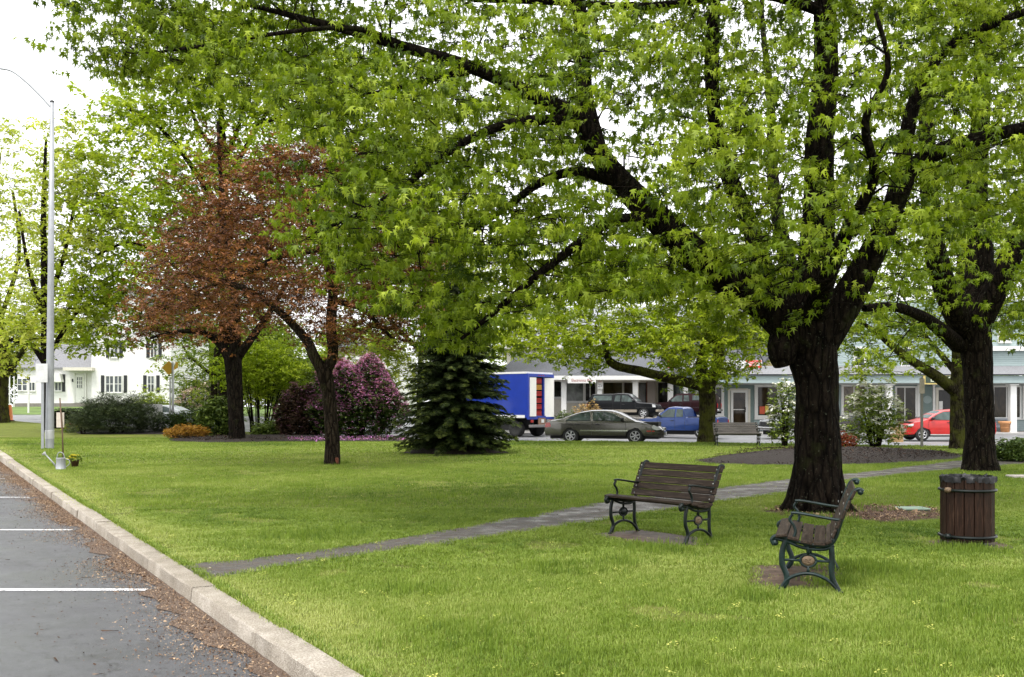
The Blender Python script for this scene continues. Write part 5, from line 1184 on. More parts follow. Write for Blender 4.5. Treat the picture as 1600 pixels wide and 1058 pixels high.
    def seam(s, pts, sides=(-1, 1)):
        for sd in sides:
            m = MB(); m.tube([(x, sd * (s.y(x, z) + .001), z) for x, z in curve_pts(pts, 4)], .007, 4); m.build("door_seam", trim_m, s.root)
def ybody(W, belt, roof, tumble, xr, xf, nose=.12, tail=.08, low=.06, zlow=.35):
    def f(x, z):
        h = W / 2
        if z > belt: h -= tumble * ((z - belt) / (roof - belt)) ** 1.0
        if z < zlow: h -= low * (zlow - z) / zlow
        h -= .03 * abs((z - .62) / .6) ** 2 if z <= belt else .01
        e = (xf - x); 
        if e < .9: h -= nose * (1 - e / .9) ** 2 * 1.6
        e = (x - xr)
        if e < .8: h -= tail * (1 - e / .8) ** 2 * 1.4
        return h
    return f
# grey-olive saloon parked along the park edge, nose to the right
sp = [(-2.5, .32), (-2.56, .5), (-2.53, .72), (-2.5, .86), (-2.42, .955), (-2.15, 1.0), (-1.85, 1.04), (-1.45, 1.2), (-1.05, 1.33), (-.6, 1.405), (-.1, 1.42), (.3, 1.40), (.62, 1.31), (1.0, 1.13), (1.32, .97), (1.7, .9), (2.05, .82), (2.3, .71), (2.44, .6), (2.5, .45), (2.47, .28)]
y1 = ybody(1.84, .93, 1.42, .27, -2.56, 2.5, .2, .12)
SED = Vector((.5 + 3.9 * 1.0, 45.4, 0)); SED.x = (948 - 800) / F * 45.4; SED.z = float(road_z(SED.x, 45.4)) + .01
c = Car("sedan", "dark olive-grey saloon car parked along the far edge of the lawn", "car", 1.84, sp, (-1.42, 1.3), .33, paint("olive_grey_paint", (.11, .105, .092), .7, .22), y1, SED, R(-13), 1.04)
c.side("side_window", [(-1.62, .97), (-1.35, 1.13), (-.98, 1.27), (-.62, 1.33), (-.56, .97)], cglass)
c.side("side_window", [(-.46, .97), (-.5, 1.335), (.05, 1.335), (.42, 1.24), (.8, 1.03), (.84, .96)], cglass)
c.span("windscreen", (.42, 1.375), (1.26, .995), wglass, .16); c.span("rear_window", (-1.0, 1.345), (-1.8, 1.055), cglass, .18)
c.side("headlamp", [(1.98, .72), (2.06, .79), (2.26, .7), (2.36, .6), (2.2, .57), (2.02, .62)], lampw, .012, th=.05); c.side("tail_lamp", [(-2.54, .66), (-2.5, .86), (-2.3, .88), (-2.26, .7)], lampr, .012, th=.05)
m = MB(); m.box(2.37, 2.48, -.33, .33, .52, .68).build("grille", chrome, c.root, bevel=.03); m = MB(); m.box(2.45, 2.5, -.26, .26, .56, .65).build("grille_mesh", trim_m, c.root)
MB().box(2.49, 2.53, -.22, .08, .36, .49).build("number_plate", plate_m, c.root)
c.side("side_moulding", [(-1.0, .52), (-1.0, .57), (1.0, .57), (1.0, .52)], chrome, .012); c.side("indicator", [(1.78, .5), (1.78, .56), (2.1, .55), (2.1, .5)], lampr, .008)
c.seam([(-.51, .35), (-.5, .7), (-.5, .97)]); c.seam([(.86, .35), (.92, .7), (.88, .95)]); c.seam([(-1.2, .72), (-1.5, .85), (-1.62, .97)]); c.seam([(1.4, .91), (1.9, .83), (2.3, .68)])
def mirror(c, x, z, mat=trim_m, s=1):
    for sd in (-1, 1): m = MB(); m.lathe([(0, -.08), (.07, -.06), (.09, 0), (.07, .06), (0, .08)], (x, sd * (c.y(x, z) + .12), z + .06), 10, axis='y', M=Matrix.Diagonal((1, 1, .8))); m.tube([(x, sd * (c.y(x, z) - .02), z), (x, sd * (c.y(x, z) + .09), z + .04)], .025, 6); m.build("wing_mirror", mat, c.root, smooth=2)
def handles(c, xs, z, mat=trim_m):
    for x in xs:
        for sd in (-1, 1): MB().box(x - .09, x + .09, sd * c.y(x, z) - .01 if sd > 0 else -c.y(x, z) - .035, sd * c.y(x, z) + .035 if sd > 0 else -c.y(x, z) + .01, z - .018, z + .018).build("door_handle", mat, c.root, bevel=.006)
mirror(c, .78, .97); handles(c, (-1.1, -.25), .8); MB().tube([(1.15, -.5, 1.05), (1.25, .1, 1.02)], .012, 5).build("wiper", trim_m, c.root)

def pickup(name, label, loc, rz, mat, scale=1, cap=False, trim=None, facing=1, group=None):
    pp = [(-2.42, .42), (-2.46, .6), (-2.44, 1.1), (-2.4, 1.14), (-.62, 1.14)] if not cap else [(-2.42, .42), (-2.46, .6), (-2.44, 1.1), (-2.3, 1.5), (-2.15, 1.66), (-.7, 1.68)]
    pp += [(-.6, 1.15 if not cap else 1.69), (-.5, 1.6 if not cap else 1.7), (-.4, 1.68 if not cap else 1.71), (.1, 1.71), (.42, 1.67), (.75, 1.42), (1.02, 1.14), (1.2, 1.08), (1.9, 1.04), (2.2, .98), (2.36, .86), (2.42, .62), (2.4, .42)]
    yf = ybody(1.75, 1.1, 1.71, .2, -2.46, 2.42, .1, .03, .04)
    c = Car(name, label, "pickup truck", 1.75, pp, (-1.5, 1.5), .36, mat, yf, loc, rz, scale, group)
    c.side("side_window", [(-.02, 1.13), (-.02, 1.56), (.36, 1.56), (.62, 1.36), (.86, 1.13)], cglass)
    c.side("rear_side_window", [(-.52, 1.15), (-.46, 1.56), (-.12, 1.56), (-.12, 1.15)], cglass)
    if cap: c.side("cap_window", [(-2.1, 1.22), (-2.0, 1.54), (-.72, 1.56), (-.72, 1.22)], cglass, .016)
    c.span("windscreen", (.5, 1.62), (.98, 1.18), wglass, .14)
    if not cap: MB().box(-2.3, -.72, -.7, .7, 1.132, 1.15).build("bed_shade_inset", dark_m, c.root)  # dark sheet on the closed bed top, its colour standing for the shaded hollow
    c.side("headlamp", [(2.12, .76), (2.1, .96), (2.28, .92), (2.34, .76)], lampw, .012, th=.06)
    MB().box(2.34, 2.5, -.84, .84, .44, .6).build("front_bumper", trim if trim else chrome, c.root, bevel=.03); MB().box(-2.56, -2.42, -.84, .84, .46, .6).build("rear_bumper", chrome, c.root, bevel=.03)
    MB().box(2.36, 2.44, -.5, .5, .66, .86).build("grille", trim_m, c.root, bevel=.02)
    for sd in (-.86, .86): MB().box(-2.485, -2.44, sd - .06 if sd > 0 else sd - .02, sd + .02 if sd > 0 else sd + .06, .72, 1.0).build("rear_lamp", lampr, c.root)
    if trim: c.side("lower_trim", [(-1.05, .42), (-1.05, .6), (1.05, .6), (1.05, .42)], trim, .014); 
    c.seam([(-.06, .45), (-.06, 1.12)]); c.seam([(.9, .45), (.95, .8), (.92, 1.12)]); c.seam([(-.62, .45), (-.62, 1.12)]) ; c.seam([(-2.3, .72), (-.7, .72)]); c.seam([(1.0, .74), (2.1, .72)])
    mirror(c, .8, 1.16); handles(c, (.1,), .95); return c
z_ = float(road_z(11, 52.3)) + .01
pickup("pickup_truck", "blue pickup truck with silver wheels parked beyond the mossy mid-lawn trunk", (8.62, 52.6, z_), R(149), paint("blue_truck_paint", (.008, .035, .16), .35), .94, trim=None)
pickup("pickup_truck", "black pickup with a windowed bed cap and tan lower trim on the raised lot", ((978 - 800) / F * 57.2, 57.6, .93), R(-22), paint("black_truck_paint", (.003, .0035, .005), .0, .35), .82, True, plain("tan_trim", (.28, .24, .19), .5))
pickup("pickup_truck", "dark maroon pickup half hidden behind the blue one, under the shop eave", (9.9, 58.9, .95), R(160), paint("maroon_paint", (.018, .004, .006), .3), .82, True)
pickup("pickup_truck", "dark grey pickup nosing out from behind the white-flowered shrub and big trunk", (15.0, 51.8, float(road_z(15, 51))), R(180 + 14), paint("dark_grey_paint", (.05, .055, .06), .5), 1.0)
for k_ in ("black_truck_paint", "maroon_paint"):
    MATS[k_].node_tree.nodes["Principled BSDF"].inputs["Coat Weight"].default_value = 0; MATS[k_].node_tree.nodes["Principled BSDF"].inputs["Specular IOR Level"].default_value = .2
# red hatchback, nose left
rp = [(-2.1, .32), (-2.15, .5), (-2.12, .85), (-2.02, 1.1), (-1.85, 1.32), (-1.6, 1.43), (-1.0, 1.48), (-.3, 1.49), (.25, 1.44), (.65, 1.28), (1.05, 1.06), (1.35, .97), (1.8, .88), (2.05, .76), (2.15, .58), (2.12, .28)]
y2 = ybody(1.78, .95, 1.49, .24, -2.15, 2.15, .16, .08)
RC = Vector(((1474 - 800) / F * 48.6, 48.6, float(road_z(20, 48.6)) + .01))
c = Car("hatchback", "bright red hatchback parked behind the mossy right-hand trunk", "car", 1.78, rp, (-1.3, 1.32), .32, paint("red_car_paint", (.5, .012, .01), .1), y2, RC, R(180), 1.0)
c.side("side_window", [(-.02, .98), (-.04, 1.38), (.28, 1.37), (.6, 1.24), (.98, 1.0)], cglass); c.side("side_window", [(-1.15, 1.0), (-1.1, 1.37), (-.14, 1.39), (-.14, .98)], cglass); c.side("side_window", [(-1.75, 1.08), (-1.6, 1.33), (-1.25, 1.36), (-1.28, 1.03)], cglass)
c.span("windscreen", (.38, 1.40), (1.02, 1.075), wglass, .15); c.side("headlamp", [(1.75, .7), (1.72, .82), (1.92, .78), (2.05, .64)], lampw, .012, th=.05); c.side("tail_lamp", [(-2.13, .8), (-2.05, 1.1), (-1.92, 1.1), (-1.98, .8)], lampr, .012, th=.05)
c.seam([(-.08, .35), (-.08, .97)]); c.seam([(1.0, .35), (1.06, .7), (1.02, 1.0)]); c.side("sill_trim", [(-.95, .27), (-.95, .32), (.97, .32), (.97, .27)], plate_m, .01); mirror(c, .88, 1.0); handles(c, (.1, -.98), .86, trim_m)
# white car far left
WC = Vector(((264 - 800) / F * 64, 64, float(road_z(-21, 64)) + .05))
c = Car("sedan", "white saloon car parked behind the clipped shrubs in front of the white house", "car", 1.8, sp, (-1.42, 1.3), .33, paint("white_car_paint", (.62, .64, .68), .1), y1, WC, R(-12), .97)
c.side("side_window", [(-1.62, .97), (-1.35, 1.13), (-.98, 1.27), (-.62, 1.33), (-.56, .97)], cglass); c.side("side_window", [(-.46, .97), (-.5, 1.335), (.05, 1.335), (.42, 1.24), (.8, 1.03), (.84, .96)], cglass); c.span("windscreen", (.42, 1.375), (1.26, .995), wglass, .16)
c.side("headlamp", [(2.0, .72), (2.06, .79), (2.26, .7), (2.36, .6), (2.2, .57)], lampo, .012, th=.05); mirror(c, .78, .97); handles(c, (-1.1, -.25), .8); c.seam([(-.51, .35), (-.5, .7), (-.5, .97)])

# blue box truck with open rear doors
th_ = math.atan2(.787, .617)          # direction of the rear face, from its near edge
e0 = Vector(((823 - 800) / F * 53.4, 53.4, 0)); rd = Vector((math.cos(th_), math.sin(th_), 0)); bd = Vector((-math.sin(th_), math.cos(th_), 0))
W_ = 2.3; L_ = 4.8; zg = float(road_z(.8, 54)); org = e0 + rd * (W_ / 2); org.z = zg
BT = empty("box_truck", org, math.atan2(-bd.y, -bd.x), "royal blue box truck with white rails, its rear doors standing open beside the spruce", "truck")
bluep = paint("royal_blue_paint", (.004, .03, .30), .0, .4)
# local frame: +x points out of the rear, box runs to -x; y across
zb, zt = 1.02, 3.32
m = MB(); t_ = .05
m.box(-L_, 0, -W_ / 2, -W_ / 2 + t_, zb, zt).box(-L_, 0, W_ / 2 - t_, W_ / 2, zb, zt).box(-L_, -L_ + t_, -W_ / 2 + t_, W_ / 2 - t_, zb, zt).box(-L_, 0, -W_ / 2 + t_, W_ / 2 - t_, zt - t_, zt - .004).box(-L_, 0, -W_ / 2 + t_, W_ / 2 - t_, zb, zb + .08)
m.build("box_body", bluep, BT, bevel=.01)
MB().box(-L_, -.0, -W_ / 2 - .02, W_ / 2 + .02, zt, zt + .1).build("roof_rail", whitep, BT)
for sd in (-1, 1): MB().box(-L_, -.12, sd * (W_ / 2 + .012) - .012, sd * (W_ / 2 + .012) + .012, zb - .02, zb + .13).build("side_rail", whitep, BT)
m = MB(); m.box(.001, .09, -W_ / 2 - .01, -W_ / 2 + .13, zb - .1, zt).box(.001, .09, W_ / 2 - .13, W_ / 2 + .01, zb - .1, zt).box(.001, .09, -W_ / 2 + .13, W_ / 2 - .13, zt - .16, zt).box(.001, .09, -W_ / 2 + .13, W_ / 2 - .13, zb - .1, zb + .02); m.build("door_frame", bluep, BT)
for k in (-.2, 0, .2): MB().box(.091, .11, k - .05, k + .05, zt - .1, zt - .06).build("marker_lamp", lampr, BT)
cy_ = -1 if (Matrix.Rotation(BT.rotation_euler.z, 3, 'Z') @ Vector((0, 1, 0))).dot(rd) > 0 else 1   # local y sign of the near edge
def local_box(name, y0, y1, x0, x1, z0, z1, mat, parent=BT, rot=None, piv=None, bevel=0):
    a, b_ = sorted((cy_ * y0, cy_ * y1)); M = None
    if rot: M = Matrix.Translation((piv[0], cy_ * piv[1], 0)) @ Matrix.Rotation(rot * cy_, 4, 'Z') @ Matrix.Translation((-piv[0], -cy_ * piv[1], 0))
    return MB().box(x0, x1, a, b_, z0, z1, M=M).build(name, mat, parent, bevel=bevel)
wd_ = plain("white_door_panel", (.76, .74, .68), .5, var=.04)
local_box("rear_door", 1.02, .5, .1, .14, zb + .06, zt - .2, wd_); local_box("rear_door", -1.1, -.45, .1, .14, zb + .02, zt - .2, wd_, rot=.25, piv=(.1, -1.1))
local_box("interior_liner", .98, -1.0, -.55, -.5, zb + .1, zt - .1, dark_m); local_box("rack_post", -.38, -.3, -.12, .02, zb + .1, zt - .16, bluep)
crm = plain("red_plastic_crate", (.42, .02, .012), .45); yem = plain("yellow_plastic_crate", (.6, .3, .03), .45)
zc = zb + .1
CG = "crates stacked in the open box truck"
MW = Matrix.Translation(org) @ Matrix.Rotation(BT.rotation_euler.z, 4, 'Z')
desc = ["red plastic crate lowest in the truck's stack", "red plastic crate second from the bottom in the truck", "red plastic crate third from the bottom in the truck", "red plastic crate below the yellow one in the truck", "yellow plastic crate near the top of the truck's stack", "red plastic crate topmost in the truck"]
for k in range(6):
    mat = yem if k == 4 else crm; cr0 = empty("crate", MW @ Vector((-.26, cy_ * .06, zc)), BT.rotation_euler.z, desc[k], "crate", CG); m = MB(); hh = .26; w2, d2 = .3, .21
    for zz in (0, .07, .14, hh - .04):
        m.box(-d2, d2, -w2, -w2 + .02, zz, zz + .035).box(-d2, d2, w2 - .02, w2, zz, zz + .035).box(d2 - .02, d2, -w2 + .021, w2 - .021, zz, zz + .035).box(-d2, -d2 + .02, -w2 + .021, w2 - .021, zz, zz + .035)
    for yy in np.linspace(-w2 + .022, w2 - .042, 7): m.box(d2 - .018, d2 - .002, yy, yy + .02, .035, hh - .04)
    m.build("shell", mat, cr0); MB().box(-d2 + .03, d2 - .03, -w2 + .03, w2 - .03, .001, hh * .75).build("contents", plain("dim_crate_contents", (.12, .03, .02), .8, var=.6, scale=14), cr0); zc += .335
    if k == 2: zc += .03
m = MB(); m.box(-L_ + .1, -.1, -.5, -.38, .62, zb).box(-L_ + .1, -.1, .38, .5, .62, zb); m.build("chassis", dark_m, BT); MB().box(-3.1, -.9, -1.0, 1.0, .35, .95).build("undertray", dark_m, BT)
MB().box(.05, .3, -1.05, 1.05, .5, .64).build("rear_bumper", plain("grey_steel", (.16, .15, .15), .6), BT, bevel=.02); local_box("step", .3, -.3, .1, .16, .62, 1.0, plain("rusty_steel", (.2, .12, .08), .8)); local_box("number_plate", .1, -.14, .17, .18, .74, .92, plate_m)
for sd in (.85, -.85): local_box("rear_lamp", sd - .1, sd + .1, .1, .14, .76, .9, lampr)
for wx in (-.85, -5.6):
    for sd in (-1, 1):
        t = MB(); yo = sd * 1.08; t.lathe([(0, yo - sd * .06), (.2, yo - sd * .06), (.26, yo), (.4, yo), (.42, yo - sd * .03), (.42, yo - sd * .35), (0, yo - sd * .35)], (wx, 0, .42), 22, axis='y'); t.build("wheel", tyre_m, BT, smooth=2)
m = MB(); m.prism([(-L_ - .05, .5), (-L_ - .05, 2.3), (-L_ - 1.0, 2.3), (-L_ - 1.5, 1.5), (-L_ - 2.1, 1.3), (-L_ - 2.15, .5)], 'y', -1.0, 1.0); m.build("cab", bluep, BT, bevel=.04)

# ------------------------------------------------------------------ park benches
iron = plain("green_black_cast_iron", (.004, .008, .007), .4, .1, .4, coat=0, spec=.35); iron2 = plain("worn_green_cast_iron", (.007, .018, .017), .42, .1, .6, 8, coat=0, spec=.35)
wm, n, l, b = nt("weathered_slat_wood"); co = coords(n, l, (1.2, 14, 14)); f = noise(n, l, 3.2, 7, .7, co, .6)
l.new(ramp(n, l, f, [(.3, (.009, .006, .0045)), (.52, (.031, .021, .015)), (.75, (.10, .074, .055))]), b.inputs["Base Color"]); b.inputs["Roughness"].default_value = .6; b.inputs["Specular IOR Level"].default_value = .15; bump(n, l, f, b, .7, .006)
wm3, n, l, b = nt("grey_slat_wood"); co = coords(n, l, (1.2, 14, 14)); f = noise(n, l, 3.2, 7, .7, co, .6)
l.new(ramp(n, l, f, [(.3, (.03, .025, .022)), (.7, (.12, .105, .09))]), b.inputs["Base Color"]); b.inputs["Roughness"].default_value = .7
brass = plain("tarnished_brass_medallion", (.17, .115, .07), .5, .3, .3, 30, bmp=.5); boltm = plain("bright_bolt", (.6, .6, .58), .3, .8)
def bench(loc, rz, L, label, ironm, wood, meds=("brass", "brass"), plank5=True):
    root = empty("park_bench", loc, rz, label, "bench", "park benches"); hl = L / 2
    side = [(-.305, .385), (-.325, .43), (-.29, .462), (-.23, .455), (-.13, .425), (-.02, .40), (.09, .392), (.165, .41), (.205, .465), (.235, .56), (.275, .68), (.315, .79), (.35, .86), (.395, .885), (.425, .865)]
    for e, x in enumerate((-hl + .06, hl - .06)):
        m = MB(); P3 = lambda q: [(x, a, b_) for a, b_ in q]; C3 = lambda q, k=5: [(x, a, b_) for a, b_ in curve_pts(q, k)]
        m.tube(C3(side, 4), .021, 8, flat=(1.25, .8)); m.lathe([(0, -.026), (.024, -.022), (.028, 0), (.024, .022), (0, .026)], (x, -.295, .405), 12, axis='x'); m.lathe([(0, -.026), (.021, -.022), (.026, 0), (.021, .022), (0, .026)], (x, .405, .858), 12, axis='x')
        m.tube(C3([(-.2, .44), (-.235, .33), (-.235, .22), (-.2, .13), (-.205, .06), (-.25, .0)]), [.021] * 24 + [.018, .02], 8, flat=(1.2, .85)); m.tube(C3([(.165, .41), (.175, .3), (.17, .2), (.185, .1), (.235, .0)]), .02, 8, flat=(1.2, .85))
        m.tube(C3([(-.25, .0), (-.2, .085), (-.11, .135), (-.02, .15), (.07, .135), (.16, .085), (.235, .0)]), .018, 8, flat=(1.2, .85))
        for (a, b_, r_) in ((-.255, .008, .03), (.24, .008, .03)): m.lathe([(0, .0), (r_, .0), (r_ * .9, .012), (0, .016)], (x, a, -.002), 10)
        m.tube(P3([(-.23, .26), (-.075, .26)]), .012, 6); m.tube(P3([(.045, .26), (.172, .26)]), .012, 6); m.tube(P3([(-.02, .4), (-.02, .31)]), .015, 6); m.tube(P3([(-.02, .21), (-.02, .15)]), .013, 6)
        # medallion ring
        ring = [(x, -.02 + .066 * math.cos(t), .26 + .052 * math.sin(t)) for t in np.linspace(0, 6.283, 21)]; m.tube(ring, .011, 6)
        m.tube(C3([(-.31, .445), (-.2, .42), (-.08, .375), (.03, .36), (.12, .365), (.19, .4)]), .016, 6)
        for (a, b_) in ((-.235, .478), (-.12, .446), (0, .424), (.11, .416)): m.lathe([(0, .008), (.009, .005), (.011, 0)], (x, a, b_), 8, mi=1)
        for (a, b_) in ((.2, .49), (.232, .58), (.264, .67), (.296, .76), (.33, .835)):
            for sd in (-1, 1): m.lathe([(0, -.008), (.009, -.005), (.011, 0)], (x + sd * .0, a - .024, b_), 8, mi=1, axis='y')
        fr = m.build("end_frame", [ironm, boltm], root, smooth=2)
        for sd in (-1, 1):
            mm = MB(); mm.lathe([(0, .012 * sd), (.042, .011 * sd), (.056, .004 * sd), (.056, 0)], (x, -.02, .26), 18, axis='x', M=Matrix.Diagonal((1, 1, .8)))
            if meds[e] != "plain":
                mm.tube([(x + .013 * sd, -.02 + .03 * math.cos(t) * (1 if k % 2 else .6), .26 + .018 * math.sin(t * 2)) for k, t in enumerate(np.linspace(.3, 5.5, 12))], .004, 4); mm.tube([(x + .012 * sd, -.055, .243), (x + .014 * sd, -.02, .237), (x + .012 * sd, .015, .243)], .004, 4)
            mm.build("medallion", brass if meds[e] != "plain" else ironm, fr, smooth=2)
        a_ = MB(); a_.tube(C3([(.262, .615), (.15, .628), (0, .652), (-.12, .668), (-.165, .664)]), .018, 8, flat=(1.7, .7)); a_.tube(C3([(-.15, .655), (-.175, .61), (-.14, .56), (-.125, .5), (-.15, .44)]), .014, 8, flat=(1.1, .9)); a_.build("armrest", ironm, root, smooth=2)
    def slat(y, z, w, ang, t=.028, nm="seat_slat"):
        M = Matrix.Translation((0, y, z)) @ Matrix.Rotation(ang, 4, 'X') @ Matrix.Rotation(random.uniform(-.004, .004), 4, 'Z'); return MB().box(-hl, hl, -w / 2, w / 2, -t / 2, t / 2, M=M).build(nm, wood, root, bevel=.006)
    for (y, z, a) in ((-.243, .474, .12), (-.142, .45, -.2), (-.035, .425, -.15), (.072, .414, .0)): slat(y, z, .098, a)
    slat(.15, .43, .05, .5)
    for k in range(5):
        u = k / 4; y = .195 + .155 * u - .005; z = .5 + .335 * u; slat(y, z, .083, R(69 if k < 4 else 64), .024, "back_slat")
    return root
bench((1.80, 12.42, .015), R(-52), 1.36, "slatted park bench seen from the front left on a small wet pad beside the path", iron, wm, ("plain", "brass"))
bench((2.74, 9.36, .015), R(252.8), 1.32, "slatted park bench seen side-on, nearest the camera, with greenish iron frame", iron2, wm)
b3 = ground_at(1152, 696.5)
bench((b3.x, b3.y, b3.z), R(1), 1.72, "greyish park bench far across the lawn by the street, before the shop door", iron, wm3)

# ------------------------------------------------------------------ barrel bin
binw, n, l, b = nt("dark_stained_staves"); co = coords(n, l, (16, 16, 1.6)); f = noise(n, l, 2.6, 7, .7, co, .8)
l.new(ramp(n, l, f, [(.3, (.005, .003, .002)), (.55, (.028, .013, .008)), (.8, (.1, .06, .04))]), b.inputs["Base Color"]); b.inputs["Roughness"].default_value = .55; b.inputs["Specular IOR Level"].default_value = .15; bump(n, l, f, b, .7, .006)
bn = empty("litter_bin", (BIN.x, BIN.y, .0), .3, "round bin of dark upright wooden staves with iron hoops and a black liner", "bin")
for k in range(17):
    a = k * 2 * math.pi / 17; M = Matrix.Rotation(a, 4, 'Z'); w = .1
    MB().box(.262, .286, -w / 2 + .002, w / 2 - .002, .07, .77 + random.uniform(-.006, .004), M=M).build("stave", binw, bn, bevel=.005)
for z in (.125, .65):
    m = MB(); m.tube([(.302 * math.cos(t), .302 * math.sin(t), z) for t in np.linspace(0, 6.283, 41)], .016, 8, cap=False); h_ = m.build("hoop", iron, bn, smooth=True)
    m = MB(); a = R(190); m.lathe([(0, -.03), (.035, -.02), (.042, .005), (.03, .03), (0, .035)], (.32 * math.cos(a), .32 * math.sin(a), z), 12); m.build("hoop_knob", iron if z < .3 else brass, h_, smooth=2)
for a in (.5, 2.6, 4.7): m = MB(); m.tube([(.25 * math.cos(a), .25 * math.sin(a), .1), (.29 * math.cos(a), .29 * math.sin(a), 0)], .02, 8); m.build("foot", iron, bn)
bagm = plain("black_plastic_bag", (.008, .008, .009), .45, spec=.3, bmp=.3)
vs = []; n_ = 60; prof = [(.255, .5), (.256, .74), (.262, .785), (.278, .80), (.292, .785), (.296, .73)]; r_ = np.random.default_rng(3); jit = r_.normal(0, .009, (len(prof), n_))
for j, (rr, z) in enumerate(prof):
    for k in range(n_):
        a = k * 2 * math.pi / n_; w = .008 * math.sin(k * 2.1) + jit[j, k] * (j > 1); vs.append(((rr + w) * math.cos(a), (rr + w) * math.sin(a), z + (abs(jit[j, k]) * 1.3 if j > 1 else 0)))
m = MB(); m.add(vs, [(j * n_ + k, j * n_ + (k + 1) % n_, (j + 1) * n_ + (k + 1) % n_, (j + 1) * n_ + k) for j in range(len(prof) - 1) for k in range(n_)]); m.build("bin_liner", bagm, bn, smooth=True)
MB().lathe([(0, .52), (.25, .52)], (0, 0, 0), 24).build("liner_bottom", bagm, bn)

# ------------------------------------------------------------------ lamp post, signs, small things
galv = plain("galvanised_steel", (.34, .35, .365), .5, .35, .12, 3); alu = plain("dull_aluminium", (.5, .5, .51), .55, .4, .1)
lp = ground_at(77.5, 701); d = lp.y; t = empty("lamp_post", lp, 0, "very tall pale grey metal lamp post with a curved arm reaching out of the picture", "lamp post")
topz = P(80, 160, d).z; xo = (81.5 - 77.5) / F * d
MB().tube([(0, 0, -.05), (0, 0, .0), (xo * .5, 0, topz * .5), (xo, 0, topz - lp.z)], [.15, .148, .108, .068], 20).build("pole", galv, t, smooth=2)
arm = [(xo, 0, P(0, 170, d).z - lp.z)] + [((x - 77.5) / F * d, 0, P(0, y, d).z - lp.z) for x, y in ((66, 153), (44, 131), (20, 112), (0, 107), (-30, 103), (-60, 103))]
am = MB().tube(curve_pts(arm, 5), .038, 10).build("arm", galv, t, smooth=2)
m = MB(); hx, _, hz2 = arm[-1]; m.lathe([(0, -.35), (.09, -.3), (.15, -.05), (.13, .2), (.05, .4), (0, .42)], (hx - .3, 0, hz2 + .02), 14, axis='x', M=Matrix.Diagonal((1, 1, .6))); m.build("lamp_head", galv, am, smooth=2)
MB().lathe([(.075, 0), (.08, .05), (0, .09)], (xo, 0, topz - lp.z), 14).build("cap", plain("dark_cap", (.05, .05, .05)), t); MB().lathe([(.155, 0), (.155, .3), (.15, .31)], (0, 0, .35), 18).build("base_band", alu, t)
sp0 = lp + Vector((-.12, -.26, 0)); t = empty("road_sign", sp0, R(3), "blank back of a small white sign on a steel channel post against the lamp post", "sign")
m = MB(); m.prism([(-.03, -.0), (-.045, .0), (-.045, -.045), (.045, -.045), (.045, .0), (.03, 0), (.03, -.035), (-.03, -.035)], 'z', -.05, P(0, 572, d).z - sp0.z); m.build("post", galv, t)
MB().box(-.22, .19, -.075, -.055, P(0, 598, d).z - sp0.z, P(0, 569, d).z - sp0.z).build("plate", plain("sign_back_white", (.62, .62, .61), .5), t, bevel=.006)
MB().lathe([(0, -.01), (.014, 0)], (0, -.076, P(0, 573, d).z - sp0.z), 8, axis='y').lathe([(0, -.01), (.014, 0)], (0, -.076, P(0, 595, d).z - sp0.z), 8, axis='y').build("bolt", boltm, t)
# stake with small board
g0 = ground_at(99, 719); t = empty("wooden_stake", g0, 0, "thin brown wooden stake with a small blank cream board beside the watering can", "stake")
tz = P(93, 622, g0.y); MB().tube([(0, 0, -.1), (-.03, 0, .8), ((93.5 - 99) / F * g0.y, 0, tz.z - g0.z)], [.024, .023, .02], 8).build("pole", plain("brown_stake_wood", (.13, .08, .05), .8), t, smooth=2)
MB().box((87.5 - 99) / F * g0.y, (99.5 - 99) / F * g0.y, .025, .04, P(0, 668, g0.y).z - g0.z, P(0, 644.5, g0.y).z - g0.z).build("board", plain("cream_board", (.6, .53, .45), .7), t)
# watering can
g0 = ground_at(95, 733.5); t = empty("watering_can", g0, 0, "galvanised watering can with a long spout standing on the grass near the kerb", "watering can")
m = MB(); m.lathe([(0, 0), (.125, 0), (.128, .012), (.12, .02), (.112, .15), (.11, .27), (.115, .285), (.105, .29), (.06, .29)], (.0, 0, 0), 22).lathe([(.113, .2), (.118, .206), (.113, .212)], (0, 0, 0), 22); m.build("body", galv, t, smooth=2)
sp_ = MB().tube([(-.1, 0, .05), (-.22, 0, .2), (-.37, 0, .36)], [.028, .018, .012], 10).build("spout", galv, t, smooth=2); MB().lathe([(0, -.05), (.012, -.04), (.055, .03), (.055, .04), (0, .05)], (-.40, 0, .38), 14, M=Matrix.Rotation(R(-50), 3, 'Y')).build("rose", alu, sp_, smooth=2)
MB().tube(curve_pts([(-.1, 0, .28), (-.07, 0, .4), (0, 0, .43), (.07, 0, .38), (.09, 0, .28)], 5), .01, 8).build("handle", galv, t, smooth=2); MB().tube(curve_pts([(.1, 0, .26), (.2, 0, .24), (.22, 0, .14), (.115, 0, .05)], 5), .01, 8).build("handle", galv, t, smooth=2)
g0 = ground_at(117, 730); t = empty("flower_pot", g0, 0, "small brown pot of yellow flowers beside the watering can", "flower pot")
MB().lathe([(0, 0), (.075, 0), (.1, .15), (.11, .155), (.11, .185), (.095, .185), (.09, .16), (0, .155)], (0, 0, 0), 18).build("pot", plain("dark_brown_pot", (.06, .025, .015), .6), t, smooth=2)
q = rng.normal(0, 1, (70, 3)); q /= np.linalg.norm(q, axis=1, keepdims=True); q = np.abs(q * [1, 1, 1]) * np.sign(q * [1, 1, 0] + [0, 0, 1]) * [.17, .14, .13] + [0, 0, .17]
leaves_at(q, t, gM, small_leaf(), 1, .06, .02, .8, 5, .2, name="foliage", base=.4); q2 = q[q[:, 0] < .06][:26] + [0, 0, .03]
